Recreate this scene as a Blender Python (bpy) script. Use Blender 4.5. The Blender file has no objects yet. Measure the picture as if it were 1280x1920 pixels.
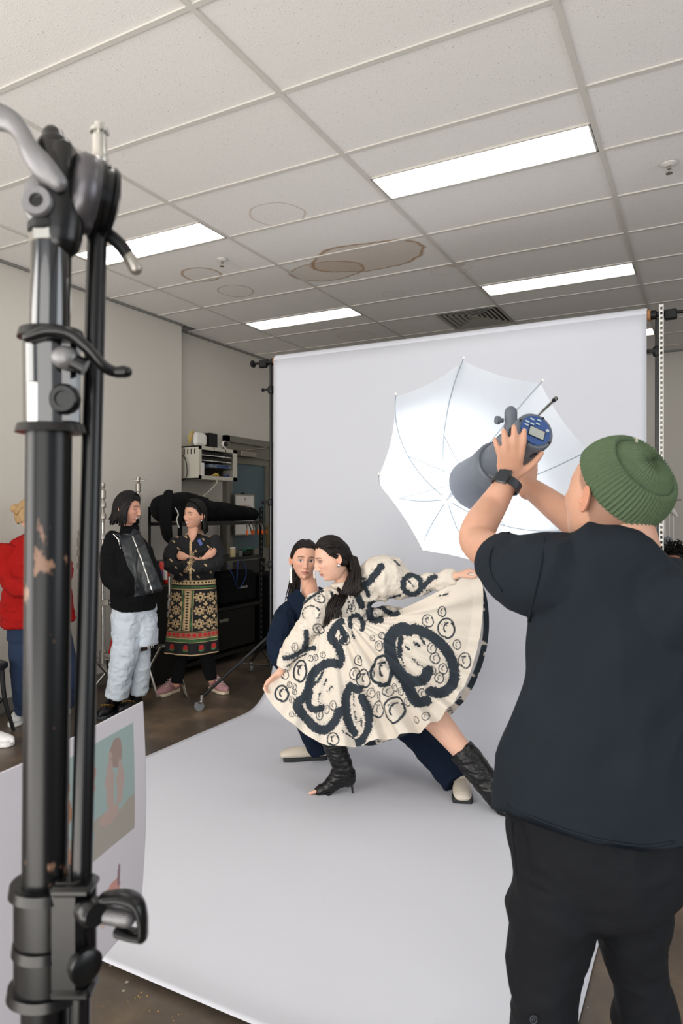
import bpy, bmesh, math, random
import numpy as np
from mathutils import Vector, Matrix
random.seed(7); rng = np.random.default_rng(7)
scene = bpy.context.scene
COL = scene.collection

# ------------------------------------------------------------------ camera, world, lights, exposure
YAW = 0.4902; FPX = 1295.0; CAMZ = 1.5
cam_d = bpy.data.cameras.new('camera'); cam = bpy.data.objects.new('camera', cam_d); COL.objects.link(cam)
cam.location = (0, 0, CAMZ); cam.rotation_euler = (math.pi/2, 0, YAW)
cam_d.sensor_fit = 'VERTICAL'; cam_d.sensor_height = 36.0; cam_d.sensor_width = 24.0
cam_d.lens = 36.0*FPX/1920.0; cam_d.clip_start = 0.05
cam_d.dof.use_dof = True; cam_d.dof.focus_distance = 3.7; cam_d.dof.aperture_fstop = 8.0
scene.camera = cam
scene.view_settings.view_transform = 'Standard'; scene.view_settings.look = 'None'
scene.view_settings.gamma = 1.0; scene.view_settings.use_curve_mapping = False
scene.view_settings.exposure = 0.10

world = bpy.data.worlds.new('world'); scene.world = world; world.use_nodes = True
bg = world.node_tree.nodes['Background']; bg.inputs[0].default_value = (0.90, 0.95, 1.0, 1); bg.inputs[1].default_value = 0.55

def area(name, loc, target, sx, sy, energy, color, shape='RECTANGLE', spread=180):
    l = bpy.data.lights.new(name, 'AREA'); l.shape = shape; l.size = sx; l.size_y = sy; l.energy = energy; l.color = color
    l.spread = math.radians(spread)
    o = bpy.data.objects.new(name, l); COL.objects.link(o); o.location = loc
    o.rotation_euler = (Vector(target)-Vector(loc)).to_track_quat('-Z', 'Y').to_euler()
    return o
# daylight through the glazed side of the room behind the photographer
area('window_daylight', (-3.7, -1.9, 1.75), (-0.9, 4.0, 1.5), 3.6, 2.4, 150, (1.0, 0.97, 0.93))
area('rear_window_daylight', (0.6, -2.9, 1.8), (-1.2, 4.2, 1.6), 3.6, 2.2, 62, (1.0, 0.97, 0.93))
area('side_window_daylight', (3.4, 1.8, 1.9), (-1.5, 3.9, 1.4), 3.0, 2.0, 48, (0.90, 0.95, 1.0))
area('added_ceiling_fill', (-1.2, -1.9, 0.12), (-1.4, -0.6, 3.0), 4.5, 2.2, 175, (1.0, 0.95, 0.88))  # added area light facing up, only there to brighten the ceiling
# ------------------------------------------------------------------ camera-space helper: a pixel and a real distance give a point
FW = np.array([-math.sin(YAW), math.cos(YAW), 0.0]); RT = np.array([math.cos(YAW), math.sin(YAW), 0.0]); UP = np.array([0, 0, 1.0])
def cp(u, v, d):
    return np.array([0, 0, CAMZ]) + d*FW + (u-640.0)/FPX*d*RT + (960.0-v)/FPX*d*UP
def cv(r, u, f):            # direction: right, up, away
    w = r*RT+u*UP+f*FW
    return w/np.linalg.norm(w)
def project(V):
    Q = V-np.array([0, 0, CAMZ]); d = Q@FW
    return 640+FPX*(Q@RT)/d, 960-FPX*Q[:, 2]/d

# ------------------------------------------------------------------ materials
def S(r, g, b):             # sRGB 0-255 -> linear
    f = lambda c: (c/255/12.92) if c/255 <= 0.04045 else ((c/255+0.055)/1.055)**2.4
    return (f(r), f(g), f(b), 1.0)
def mat(name, col, rough=0.6, metal=0.0, spec=0.5, bump=0.0, bscale=200.0, var=0.0, vscale=6.0, emit=0.0, trans=0.0, attr=False, sheen=0.0, sub=0.0, coat=0.0, stretch=None):
    m = bpy.data.materials.new(name); m.use_nodes = True
    nt = m.node_tree; N = nt.nodes; L = nt.links; b = N['Principled BSDF']
    b.inputs['Base Color'].default_value = col; b.inputs['Roughness'].default_value = rough; b.inputs['Metallic'].default_value = metal
    b.inputs['Specular IOR Level'].default_value = spec
    if sheen: b.inputs['Sheen Weight'].default_value = sheen
    if coat: b.inputs['Coat Weight'].default_value = coat
    if sub:
        b.inputs['Subsurface Weight'].default_value = sub; b.inputs['Subsurface Radius'].default_value = (0.012, 0.005, 0.003); b.inputs['Subsurface Scale'].default_value = 1.0
    if emit:
        b.inputs['Emission Color'].default_value = col; b.inputs['Emission Strength'].default_value = emit
    if trans: b.inputs['Transmission Weight'].default_value = trans
    tc = N.new('ShaderNodeTexCoord'); src = tc.outputs['Object']
    if stretch:
        mp = N.new('ShaderNodeMapping'); mp.inputs['Scale'].default_value = stretch; L.new(src, mp.inputs[0]); src = mp.outputs[0]
    cs = None
    if attr:
        a = N.new('ShaderNodeVertexColor'); a.layer_name = 'Col'; cs = a.outputs['Color']; L.new(cs, b.inputs['Base Color'])
    if var:
        n = N.new('ShaderNodeTexNoise'); n.inputs['Scale'].default_value = vscale; n.inputs['Detail'].default_value = 5; L.new(src, n.inputs['Vector'])
        mr = N.new('ShaderNodeMapRange'); mr.inputs[3].default_value = 1-var; mr.inputs[4].default_value = 1+var; L.new(n.outputs[0], mr.inputs[0])
        mx = N.new('ShaderNodeMix'); mx.data_type = 'RGBA'; mx.blend_type = 'MULTIPLY'; mx.inputs[0].default_value = 1.0
        if cs: L.new(cs, mx.inputs[6])
        else: mx.inputs[6].default_value = col
        L.new(mr.outputs[0], mx.inputs[7]); L.new(mx.outputs[2], b.inputs['Base Color'])
    if bump:
        n2 = N.new('ShaderNodeTexNoise'); n2.inputs['Scale'].default_value = bscale; n2.inputs['Detail'].default_value = 3; L.new(src, n2.inputs['Vector'])
        bp = N.new('ShaderNodeBump'); bp.inputs['Strength'].default_value = bump; bp.inputs['Distance'].default_value = 0.004; L.new(n2.outputs[0], bp.inputs['Height']); L.new(bp.outputs[0], b.inputs['Normal'])
    return m
M = {}
M['black_metal'] = mat('black_gloss_metal', S(14, 15, 17), 0.28, 0.0, 0.6, var=0.3, vscale=9)
M['black_plastic'] = mat('black_plastic', S(14, 15, 17), 0.45, spec=.35)
M['black_fabric'] = mat('black_fabric', S(16, 16, 18), 0.95, spec=0.2, bump=0.3, bscale=300)
M['chrome'] = mat('steel', S(200, 198, 192), 0.25, 1.0, var=0.1)
M['dull_steel'] = mat('dull_steel', S(165, 160, 152), 0.4, 0.9)
M['grey_metal'] = mat('grey_cast_metal', S(125, 124, 126), 0.45, 0.6, bump=0.15, bscale=400)
M['white_plastic'] = mat('white_plastic', S(226, 224, 218), 0.4)
M['cream_metal'] = mat('cream_painted_steel', S(196, 192, 178), 0.5)
M['cream_plastic'] = mat('cream_plastic', S(200, 198, 180), 0.5)
M['grey_strobe'] = mat('grey_strobe_shell', S(88, 94, 104), 0.5, bump=0.05, bscale=600)
M['strobe_grey_light'] = mat('grey_strobe_bell', S(98, 104, 116), 0.45)
M['blue_panel'] = mat('blue_panel', S(24, 66, 126), 0.4)
M['lcd'] = mat('lcd_glass', S(150, 156, 150), 0.3)
M['button'] = mat('button_grey', S(170, 184, 190), 0.4)
M['yellow'] = mat('yellow_sticker', S(212, 200, 80), 0.5)
M['red'] = mat('red_paint', S(196, 36, 24), 0.4)
M['orange'] = mat('orange_plastic', S(226, 96, 30), 0.45)
M['green_plastic'] = mat('green_plastic', S(30, 110, 70), 0.4)
M['blue_plastic'] = mat('blue_plastic', S(30, 60, 130), 0.4)
M['kraft'] = mat('cardboard_core', S(176, 124, 78), 0.8)
M['wood'] = mat('pale_wood', S(176, 142, 110), 0.7, var=0.2, vscale=12, stretch=(1, 8, 1))
M['rubber'] = mat('grey_rubber', S(120, 124, 128), 0.6)
M['gold'] = mat('gold_chain', S(214, 170, 90), 0.25, 1.0)
M['white_leather'] = mat('cream_croc_leather', S(206, 196, 180), 0.4, bump=0.5, bscale=160)
M['black_sole'] = mat('black_sole', S(28, 32, 36), 0.55)
M['white_shoe'] = mat('white_shoe_leather', S(232, 232, 230), 0.5)
M['black_leather'] = mat('black_stretch_leather', S(12, 12, 14), 0.36, spec=0.4, bump=0.15, bscale=60)
M['vest_leather'] = mat('black_vest_leather', S(34, 38, 42), 0.42, bump=0.25, bscale=120)
M['black_knit'] = mat('black_knit', S(11, 12, 14), 0.95, spec=0.2, bump=0.6, bscale=180)
M['navy'] = mat('navy_cotton', S(18, 31, 50), 0.9, spec=0.2, bump=0.2, bscale=400, var=0.12, vscale=5)
M['navy_trouser'] = mat('navy_trouser', S(13, 26, 44), 0.9, spec=0.2, bump=0.2, bscale=400)
M['tee'] = mat('charcoal_jersey', S(29, 35, 42), 0.95, spec=0.2, bump=0.25, bscale=500, var=0.15, vscale=7)
M['trouser'] = mat('black_trouser', S(21, 23, 28), 0.85, spec=0.25, bump=0.15, bscale=400)
M['light_denim'] = mat('bleached_denim', S(196, 206, 216), 0.9, bump=0.35, bscale=350, var=0.10, vscale=10)
M['dark_denim'] = mat('dark_denim', S(24, 42, 70), 0.9, bump=0.3, bscale=350, var=0.2, vscale=8)
M['red_knit'] = mat('red_wool', S(152, 20, 18), 0.95, spec=.2, bump=0.6, bscale=220, var=0.12, vscale=8)
M['skin'] = mat('skin', (1, 1, 1, 1), 0.5, attr=True, sub=0.25, var=0.05, vscale=60, spec=0.4)
M['painted'] = mat('printed_cotton', (1, 1, 1, 1), 0.85, attr=True, bump=0.12, bscale=500)
M['painted_gloss'] = mat('printed_stiff', (1, 1, 1, 1), 0.55, attr=True)
M['lining'] = mat('white_lining', S(222, 220, 220), 0.9)
def hairmat(name, col, rough=0.38):
    m = mat(name, col, rough, spec=0.25, var=0.35, vscale=40, bump=0.5, bscale=90, stretch=(3, 3, .5))
    return m
M['hair_dark'] = hairmat('dark_brown_hair', S(26, 19, 17))
M['hair_black'] = hairmat('black_hair', S(17, 14, 14), 0.5)
M['hair_brown'] = hairmat('brown_hair', S(58, 38, 30), 0.5)
M['hair_blond'] = hairmat('blond_hair', S(168, 138, 98), 0.6)
M['silver'] = mat('silver_jewel', S(210, 210, 205), 0.2, 1.0)

# ------------------------------------------------------------------ object helpers
ORG = {}
def tag(o, label=None, cat=None, group=None, kind=None):
    if label: o['label'] = label
    if cat: o['category'] = cat
    if group: o['group'] = group
    if kind: o['kind'] = kind
    return o
def thing(name, label, cat, loc, group=None):
    o = bpy.data.objects.new(name, None); COL.objects.link(o); o.empty_display_size = 0.1
    loc = [float(c) for c in loc]; o.location = loc; ORG[o.name] = np.array(loc)
    tag(o, label, cat, group); return o
def new_mesh(name, V, F, org):
    V = np.asarray(V, dtype=np.float64)-org
    me = bpy.data.meshes.new(name)
    if isinstance(F, np.ndarray):
        k = F.shape[1]; n = len(F)
        me.vertices.add(len(V)); me.vertices.foreach_set('co', V.astype(np.float32).ravel())
        me.loops.add(n*k); me.loops.foreach_set('vertex_index', F.astype(np.int32).ravel())
        me.polygons.add(n); me.polygons.foreach_set('loop_start', np.arange(0, n*k, k, dtype=np.int32))
        me.update(calc_edges=True)
    else:
        me.from_pydata([tuple(v) for v in V], [], [tuple(int(i) for i in f) for f in F]); me.update()
    return me
def put(name, V, F, m, parent=None, cols=None, sharp=40, org=None):
    if org is None:
        org = ORG[parent.name] if parent is not None else np.zeros(3)
    me = new_mesh(name, V, F, org)
    me.materials.append(M[m] if isinstance(m, str) else m)
    me.polygons.foreach_set('use_smooth', np.ones(len(me.polygons), dtype=bool))
    if sharp: me.set_sharp_from_angle(angle=math.radians(sharp))
    if cols is not None:
        a = me.color_attributes.new('Col', 'FLOAT_COLOR', 'POINT')
        c = np.ones((len(V), 4), dtype=np.float32); c[:, :3] = cols[:, :3]; a.data.foreach_set('color', c.ravel())
    o = bpy.data.objects.new(name, me); COL.objects.link(o)
    if parent is not None:
        o.parent = parent; ORG[o.name] = ORG[parent.name]
    else:
        o.location = org; ORG[o.name] = np.array(org)
    return o
def copy_tree(o, parent=None):
    c = o.copy(); COL.objects.link(c)
    if parent is not None: c.parent = parent
    for ch in list(o.children): copy_tree(ch, c)
    return c
def nrm(v): v = np.asarray(v, float); return v/(np.linalg.norm(v)+1e-12)
def perp(t):
    a = np.array([0, 0, 1.0]) if abs(t[2]) < 0.9 else np.array([1.0, 0, 0])
    return nrm(np.cross(t, a))
def catmull(P, res):
    P = np.asarray(P, float)
    if len(P) < 3 or res <= 1:
        if len(P) == 2: return np.array([P[0]+(P[1]-P[0])*i/max(1, res) for i in range(max(1, res)+1)])
        return P
    Q = np.vstack([2*P[0]-P[1], P, 2*P[-1]-P[-2]]); out = []
    for i in range(1, len(Q)-2):
        for k in range(res):
            t = k/res; a, b, c, d = Q[i-1], Q[i], Q[i+1], Q[i+2]
            out.append(0.5*((2*b)+(-a+c)*t+(2*a-5*b+4*c-d)*t*t+(-a+3*b-3*c+d)*t**3))
    out.append(P[-1]); return np.array(out)
class MB:
    def __init__(s): s.V = []; s.F = []
    def add(s, V, F):
        o = len(s.V); s.V.extend([np.asarray(v, float) for v in V]); s.F.extend([tuple(int(i)+o for i in f) for f in F]); return s
    def box(s, c, size, R=None, bev=0.0):
        hx, hy, hz = [x/2 for x in size]; R = np.eye(3) if R is None else np.asarray(R)
        if bev <= 0:
            V = [np.array([x, y, z]) for z in (-hz, hz) for x, y in ((-hx, -hy), (hx, -hy), (hx, hy), (-hx, hy))]
            F = [(3, 2, 1, 0), (4, 5, 6, 7), (0, 1, 5, 4), (1, 2, 6, 5), (2, 3, 7, 6), (3, 0, 4, 7)]
        else:
            b = min(bev, hx*.95, hy*.95, hz*.95)
            def ring(x, y, z, c_): return [(-x+c_, -y, z), (x-c_, -y, z), (x, -y+c_, z), (x, y-c_, z), (x-c_, y, z), (-x+c_, y, z), (-x, y-c_, z), (-x, -y+c_, z)]
            V = ring(hx-b, hy-b, -hz, b*.6)+ring(hx, hy, -hz+b, b)+ring(hx, hy, hz-b, b)+ring(hx-b, hy-b, hz, b*.6)
            V = [np.array(v) for v in V]; F = [tuple(range(7, -1, -1)), tuple(range(24, 32))]
            for k in range(3):
                for i in range(8):
                    j = (i+1) % 8; F.append((k*8+i, k*8+j, k*8+8+j, k*8+8+i))
        return s.add([np.asarray(c)+R@v for v in V], F)
    def tube(s, P, r, n=12, res=1, ref=None, cap='flat'):
        P = np.asarray(P, float); k = len(P)
        r = [r]*k if np.isscalar(r) else list(r)
        r = np.array([(a, a) if np.isscalar(a) else a for a in r], float)
        if res > 1:
            C = catmull(np.hstack([P, r]), res); P = C[:, :3]; r = np.maximum(C[:, 3:], 1e-4)
        k = len(P); T = np.gradient(P, axis=0); T = np.array([nrm(t) for t in T])
        rings = []; side = None
        for i in range(k):
            t = T[i]
            if ref is not None: sd = nrm(np.asarray(ref, float)-np.dot(ref, t)*t)
            elif side is None: sd = perp(t)
            else: sd = nrm(side-np.dot(side, t)*t)
            side = sd; rings.append((P[i], t, sd, np.cross(t, sd), r[i, 0], r[i, 1]))
        if cap == 'round':
            def extra(rg, sgn):
                p, t, a, b, ra, rb = rg; h = min(ra, rb); return [(p+sgn*t*h*math.sin(x), t, a, b, ra*math.cos(x), rb*math.cos(x)) for x in (0.5, 1.0, 1.35)]
            rings = extra(rings[0], -1)[::-1]+rings+extra(rings[-1], 1)
        V = []; F = []
        for p, t, a, b, ra, rb in rings:
            for j in range(n):
                x = 2*math.pi*j/n; V.append(p+a*ra*math.cos(x)+b*rb*math.sin(x))
        m = len(rings)
        for i in range(m-1):
            for j in range(n):
                j2 = (j+1) % n; F.append((i*n+j, i*n+j2, (i+1)*n+j2, (i+1)*n+j))
        if cap: F.append(tuple(range(n-1, -1, -1))); F.append(tuple((m-1)*n+j for j in range(n)))
        return s.add(V, F)
    def cyl(s, a, b, r, r2=None, n=20): return s.tube([a, b], [r, r if r2 is None else r2], n=n)
    def lathe(s, o, ax, prof, n=24, ref=None):   # prof list (h, r)
        o = np.asarray(o, float); ax = nrm(ax); a = perp(ax) if ref is None else nrm(ref); b = np.cross(ax, a); V = []; F = []
        for h, r in prof:
            for j in range(n):
                x = 2*math.pi*j/n; V.append(o+ax*h+max(r, 1e-5)*(a*math.cos(x)+b*math.sin(x)))
        for i in range(len(prof)-1):
            for j in range(n):
                j2 = (j+1) % n; F.append((i*n+j, i*n+j2, (i+1)*n+j2, (i+1)*n+j))
        F.append(tuple(range(n-1, -1, -1))); F.append(tuple((len(prof)-1)*n+j for j in range(n)))
        return s.add(V, F)
    def ell(s, c, rad, A=None, n=16, m=10):      # ellipsoid with axes columns of A
        A = np.eye(3) if A is None else np.asarray(A); V = []; F = []
        for i in range(m+1):
            th = math.pi*min(max(i/m, 0.004), 0.996)
            for j in range(n):
                ph = 2*math.pi*j/n
                V.append(np.asarray(c)+A@np.array([rad[0]*math.sin(th)*math.cos(ph), rad[1]*math.sin(th)*math.sin(ph), rad[2]*math.cos(th)]))
        for i in range(m):
            for j in range(n):
                j2 = (j+1) % n; F.append((i*n+j, (i+1)*n+j, (i+1)*n+j2, i*n+j2))
        F.append(tuple(range(n))); F.append(tuple(m*n+j for j in range(n-1, -1, -1)))
        return s.add(V, F)
    def prism(s, poly, o, ax, ay, h):            # polygon (x,y) in plane ax,ay extruded by h along ax x ay
        ax = nrm(ax); ay = nrm(ay); az = np.cross(ax, ay); o = np.asarray(o, float); k = len(poly)
        V = [o+ax*x+ay*y for x, y in poly]+[o+ax*x+ay*y+az*h for x, y in poly]
        F = [tuple(range(k-1, -1, -1)), tuple(range(k, 2*k))]+[(i, (i+1) % k, k+(i+1) % k, k+i) for i in range(k)]
        return s.add(V, F)
    def put(s, name, m, parent=None, sharp=40, org=None): return put(name, np.array(s.V), s.F, m, parent, sharp=sharp, org=org)
def grid_faces(nu, nv, wrap=False):
    i = np.arange(nv-1)[:, None]; j = np.arange(nu if wrap else nu-1)[None, :]; j2 = (j+1) % nu
    a = i*nu+j; b = i*nu+j2; c = (i+1)*nu+j2; d = (i+1)*nu+j
    return np.stack([a, b, c, d], -1).reshape(-1, 4)
def vnoise(P, seed=0):
    P = np.asarray(P, float); i = np.floor(P).astype(np.int64); f = P-i; f = f*f*(3-2*f); out = 0
    for dx in (0, 1):
        for dy in (0, 1):
            for dz in (0, 1):
                h = (i[:, 0]+dx)*374761393+(i[:, 1]+dy)*668265263+(i[:, 2]+dz)*2147483647+seed*974634777
                h = (h ^ (h >> 13))*1274126177 & 0xffffffff; h = (h ^ (h >> 16)) & 0xffff
                w = (f[:, 0] if dx else 1-f[:, 0])*(f[:, 1] if dy else 1-f[:, 1])*(f[:, 2] if dz else 1-f[:, 2])
                out = out+w*(h/32767.5-1)
    return out
def vnormals(V, F):
    if F.shape[1] == 4: n = np.cross(V[F[:, 2]]-V[F[:, 0]], V[F[:, 3]]-V[F[:, 1]])
    else: n = np.cross(V[F[:, 1]]-V[F[:, 0]], V[F[:, 2]]-V[F[:, 0]])
    N = np.zeros_like(V)
    for k in range(F.shape[1]):
        for a in range(3): N[:, a] += np.bincount(F[:, k], n[:, a], len(V))
    return N/(np.linalg.norm(N, axis=1, keepdims=True)+1e-12)
def lap(V, F, it=4, w=0.6):
    k = F.shape[1]; E = np.vstack([F[:, [a, (a+1) % k]] for a in range(k)]); E = np.vstack([E, E[:, ::-1]])
    deg = np.bincount(E[:, 0], minlength=len(V)).astype(float); deg[deg == 0] = 1
    for _ in range(it):
        A = np.stack([np.bincount(E[:, 0], V[E[:, 1], a], len(V))/deg for a in range(3)], 1); V = V+w*(A-V)
    return V
def remesh(mb, voxel=0.005, smooth=4):
    me = new_mesh('tmp', np.array(mb.V), mb.F, np.zeros(3)); o = bpy.data.objects.new('tmp', me); COL.objects.link(o)
    md = o.modifiers.new('r', 'REMESH'); md.mode = 'VOXEL'; md.voxel_size = voxel; md.adaptivity = 0
    dg = bpy.context.evaluated_depsgraph_get(); dg.update(); ev = o.evaluated_get(dg); r = ev.to_mesh()
    V = np.zeros(len(r.vertices)*3, np.float32); r.vertices.foreach_get('co', V); V = V.reshape(-1, 3).astype(float)
    n = len(r.polygons); L = np.zeros(len(r.loops), np.int32); r.loops.foreach_get('vertex_index', L)
    F = L.reshape(-1, 4) if len(L) == 4*n else None
    if F is None: F = [tuple(p.vertices) for p in r.polygons]
    ev.to_mesh_clear(); bpy.data.objects.remove(o); bpy.data.meshes.remove(me)
    if isinstance(F, list): F = np.array([f if len(f) == 4 else (f[0], f[1], f[2], f[2]) for f in F])
    return (lap(V, F, smooth) if smooth else V), F
def wrinkle(V, F, amp, scale=(10, 10, 10), seed=0, A=None):
    N = vnormals(V, F); P = V if A is None else V@np.asarray(A).T
    q = P*np.asarray(scale); n = vnoise(q, seed)+0.5*vnoise(q*2.1, seed+1)
    n = 1-np.abs(n)*1.6                                   # ridged: soft creases
    return V+N*(n*amp)[:, None]
def clampplane(V, p, n):    # push everything beyond the plane back onto it
    d = (V-p)@n; k = d > 0; V = V.copy(); V[k] -= d[k, None]*n; return V
# ------------------------------------------------------------------ the room
CEIL = CAMZ+1.875; XL = -4.67; XL2 = -4.82; YB = 8.9; GX = -1.70; GY = 2.0; XR = 4.6; YF = -3.2
# floor : dark worn sealed concrete
def floor_mat():
    m = bpy.data.materials.new('worn_concrete'); m.use_nodes = True; nt = m.node_tree; N = nt.nodes; L = nt.links; b = N['Principled BSDF']
    tc = N.new('ShaderNodeTexCoord')
    n1 = N.new('ShaderNodeTexNoise'); n1.inputs['Scale'].default_value = 1.6; n1.inputs['Detail'].default_value = 8; n1.inputs['Roughness'].default_value = 0.65; L.new(tc.outputs['Object'], n1.inputs['Vector'])
    r = N.new('ShaderNodeValToRGB'); L.new(n1.outputs[0], r.inputs[0]); e = r.color_ramp.elements
    e[0].position = 0.3; e[0].color = S(60, 55, 50); e[1].position = 0.7; e[1].color = S(124, 104, 82)
    k = e.new(0.52); k.color = S(84, 73, 62)
    n2 = N.new('ShaderNodeTexNoise'); n2.inputs['Scale'].default_value = 30; n2.inputs['Detail'].default_value = 6; L.new(tc.outputs['Object'], n2.inputs['Vector'])
    mr = N.new('ShaderNodeMapRange'); mr.inputs[3].default_value = 0.8; mr.inputs[4].default_value = 1.2; L.new(n2.outputs[0], mr.inputs[0])
    mx = N.new('ShaderNodeMix'); mx.data_type = 'RGBA'; mx.blend_type = 'MULTIPLY'; mx.inputs[0].default_value = 1; L.new(r.outputs[0], mx.inputs[6]); L.new(mr.outputs[0], mx.inputs[7])
    v = N.new('ShaderNodeTexVoronoi'); v.inputs['Scale'].default_value = 9; L.new(tc.outputs['Object'], v.inputs['Vector'])
    lt = N.new('ShaderNodeMath'); lt.operation = 'LESS_THAN'; lt.inputs[1].default_value = 0.055; L.new(v.outputs['Distance'], lt.inputs[0])
    mx2 = N.new('ShaderNodeMix'); mx2.data_type = 'RGBA'; L.new(lt.outputs[0], mx2.inputs[0]); L.new(mx.outputs[2], mx2.inputs[6]); mx2.inputs[7].default_value = S(150, 140, 128)
    L.new(mx2.outputs[2], b.inputs['Base Color'])
    rr = N.new('ShaderNodeMapRange'); rr.inputs[3].default_value = 0.22; rr.inputs[4].default_value = 0.55; L.new(n1.outputs[0], rr.inputs[0]); L.new(rr.outputs[0], b.inputs['Roughness'])
    return m
fl = MB().box(((XL+XR)/2, (YB+YF)/2, -0.05), (XR-XL+0.6, YB-YF, 0.1)).put('floor', floor_mat()); tag(fl, kind='structure')
wallm = mat('warm_white_paint', S(206, 201, 192), 0.75, bump=0.12, bscale=60, var=0.03, vscale=1.5)
tag(MB().box((XL-0.2, (YF+5.35)/2, CEIL/2+0.1), (0.4, 5.35-YF, CEIL+0.2)).put('wall_left', wallm), kind='structure')
# recessed rear stretch of the left wall, with the door opening
w = MB(); DY0, DY1, DZ = 6.2, 7.95, 2.36
w.box((XL2-0.2, (5.35+DY0)/2, CEIL/2+.1), (0.4, DY0-5.35, CEIL+.2)); w.box((XL2-0.2, (DY1+YB)/2, CEIL/2+.1), (0.4, YB-DY1, CEIL+.2))
w.box((XL2-0.2, (DY0+DY1)/2, (DZ+CEIL+.2)/2), (0.4, DY1-DY0, CEIL+.2-DZ))
tag(w.put('wall_left_recess', wallm), kind='structure')
tag(MB().box(((XL2+XR)/2, YB+0.1, CEIL/2+.1), (XR-XL2+0.8, 0.2, CEIL+.2)).put('wall_back', wallm), kind='structure')
tag(MB().box((XR+0.1, (YB+3.2)/2, CEIL/2+.1), (0.2, YB-3.2, CEIL+.2)).put('wall_right', wallm), kind='structure')
# ceiling : tee grid with lay-in tiles
def tile_mat():
    m = bpy.data.materials.new('speckled_ceiling_tile'); m.use_nodes = True; nt = m.node_tree; N = nt.nodes; L = nt.links; b = N['Principled BSDF']
    b.inputs['Roughness'].default_value = 0.9
    g = N.new('ShaderNodeNewGeometry')
    v = N.new('ShaderNodeTexNoise'); v.inputs['Scale'].default_value = 150; v.inputs['Detail'].default_value = 2; L.new(g.outputs['Position'], v.inputs['Vector'])
    r = N.new('ShaderNodeValToRGB'); L.new(v.outputs[0], r.inputs[0]); e = r.color_ramp.elements
    e[0].position = 0.285; e[0].color = S(150, 138, 124); e[1].position = 0.32; e[1].color = S(236, 233, 229)
    cur = r.outputs[0]
    nz = N.new('ShaderNodeTexNoise'); nz.inputs['Scale'].default_value = 3.5; nz.inputs['Detail'].default_value = 4; L.new(g.outputs['Position'], nz.inputs['Vector'])
    # water stains: rings with an ellipse shape of their own (x, y, rx, ry, strength, width, fill)
    def un(px, py):
        d = 1.875*FPX/(960-py); p = cp(px, py, d); return p[0], p[1]
    rings = []
    for (px, py, rx, ry, k, wd, fl_) in [(377, 516, .15, .15, .9, .12, .12), (441, 547, .15, .16, .7, .07, .05), (518, 402, .18, .16, .5, .06, .03), (685, 484, .44, .27, 1.0, .07, .34), (612, 510, .30, .20, .9, .07, .26), (845, 507, .16, .10, .3, .05, .03), (737, 553, .10, .09, .35, .08, .03), (667, 631, .2, .18, .4, .06, .05), (765, 620, .16, .16, .3, .06, .03), (855, 497, .06, .05, .6, .15, .3)]:
        x, y = un(px, py); rings.append((x, y, rx, ry, k, wd, fl_))
    for (x, y, rx, ry, k, wd, fl_) in rings:
        ad = N.new('ShaderNodeVectorMath'); ad.operation = 'SUBTRACT'; L.new(g.outputs['Position'], ad.inputs[0]); ad.inputs[1].default_value = (x, y, CEIL)
        sc = N.new('ShaderNodeVectorMath'); sc.operation = 'MULTIPLY'; L.new(ad.outputs[0], sc.inputs[0]); sc.inputs[1].default_value = (1/rx, 1/ry, 0)
        ln = N.new('ShaderNodeVectorMath'); ln.operation = 'LENGTH'; L.new(sc.outputs[0], ln.inputs[0])
        a2 = N.new('ShaderNodeMath'); a2.operation = 'MULTIPLY_ADD'; L.new(nz.outputs[0], a2.inputs[0]); a2.inputs[1].default_value = 0.5; L.new(ln.outputs['Value'], a2.inputs[2])
        s1 = N.new('ShaderNodeMath'); s1.operation = 'SUBTRACT'; L.new(a2.outputs[0], s1.inputs[0]); s1.inputs[1].default_value = 1.25
        ab = N.new('ShaderNodeMath'); ab.operation = 'ABSOLUTE'; L.new(s1.outputs[0], ab.inputs[0])
        mr = N.new('ShaderNodeMapRange'); mr.inputs[1].default_value = 0; mr.inputs[2].default_value = wd; mr.inputs[3].default_value = k; mr.inputs[4].default_value = 0; L.new(ab.outputs[0], mr.inputs[0])
        ml = N.new('ShaderNodeMapRange'); ml.inputs[1].default_value = -0.02; ml.inputs[2].default_value = 0.02; ml.inputs[3].default_value = fl_; ml.inputs[4].default_value = 0; L.new(s1.outputs[0], ml.inputs[0])
        mm = N.new('ShaderNodeMath'); mm.operation = 'MAXIMUM'; L.new(mr.outputs[0], mm.inputs[0]); L.new(ml.outputs[0], mm.inputs[1])
        mx = N.new('ShaderNodeMix'); mx.data_type = 'RGBA'; L.new(mm.outputs[0], mx.inputs[0]); L.new(cur, mx.inputs[6]); mx.inputs[7].default_value = S(168, 132, 92); cur = mx.outputs[2]
    L.new(cur, b.inputs['Base Color'])
    bp = N.new('ShaderNodeBump'); bp.inputs['Strength'].default_value = 0.35; bp.inputs['Distance'].default_value = 0.003; L.new(v.outputs[0], bp.inputs['Height']); L.new(bp.outputs[0], b.inputs['Normal'])
    return m
tm = tile_mat(); M['tee'+'_bar'] = mat('tee_bar_white', S(208, 204, 197), 0.75, spec=.15); M['slab'] = mat('ceiling_slab', S(60, 60, 60), 0.9)
ceil = MB().box(((XL2+XR)/2, (YB+YF)/2, CEIL+0.16), (XR-XL2+.8, YB-YF, 0.1)).put('ceiling', 'slab'); tag(ceil, kind='structure')
rows = range(-8, 12); colsx = range(-3, 5)
tile_me = {}
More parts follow.
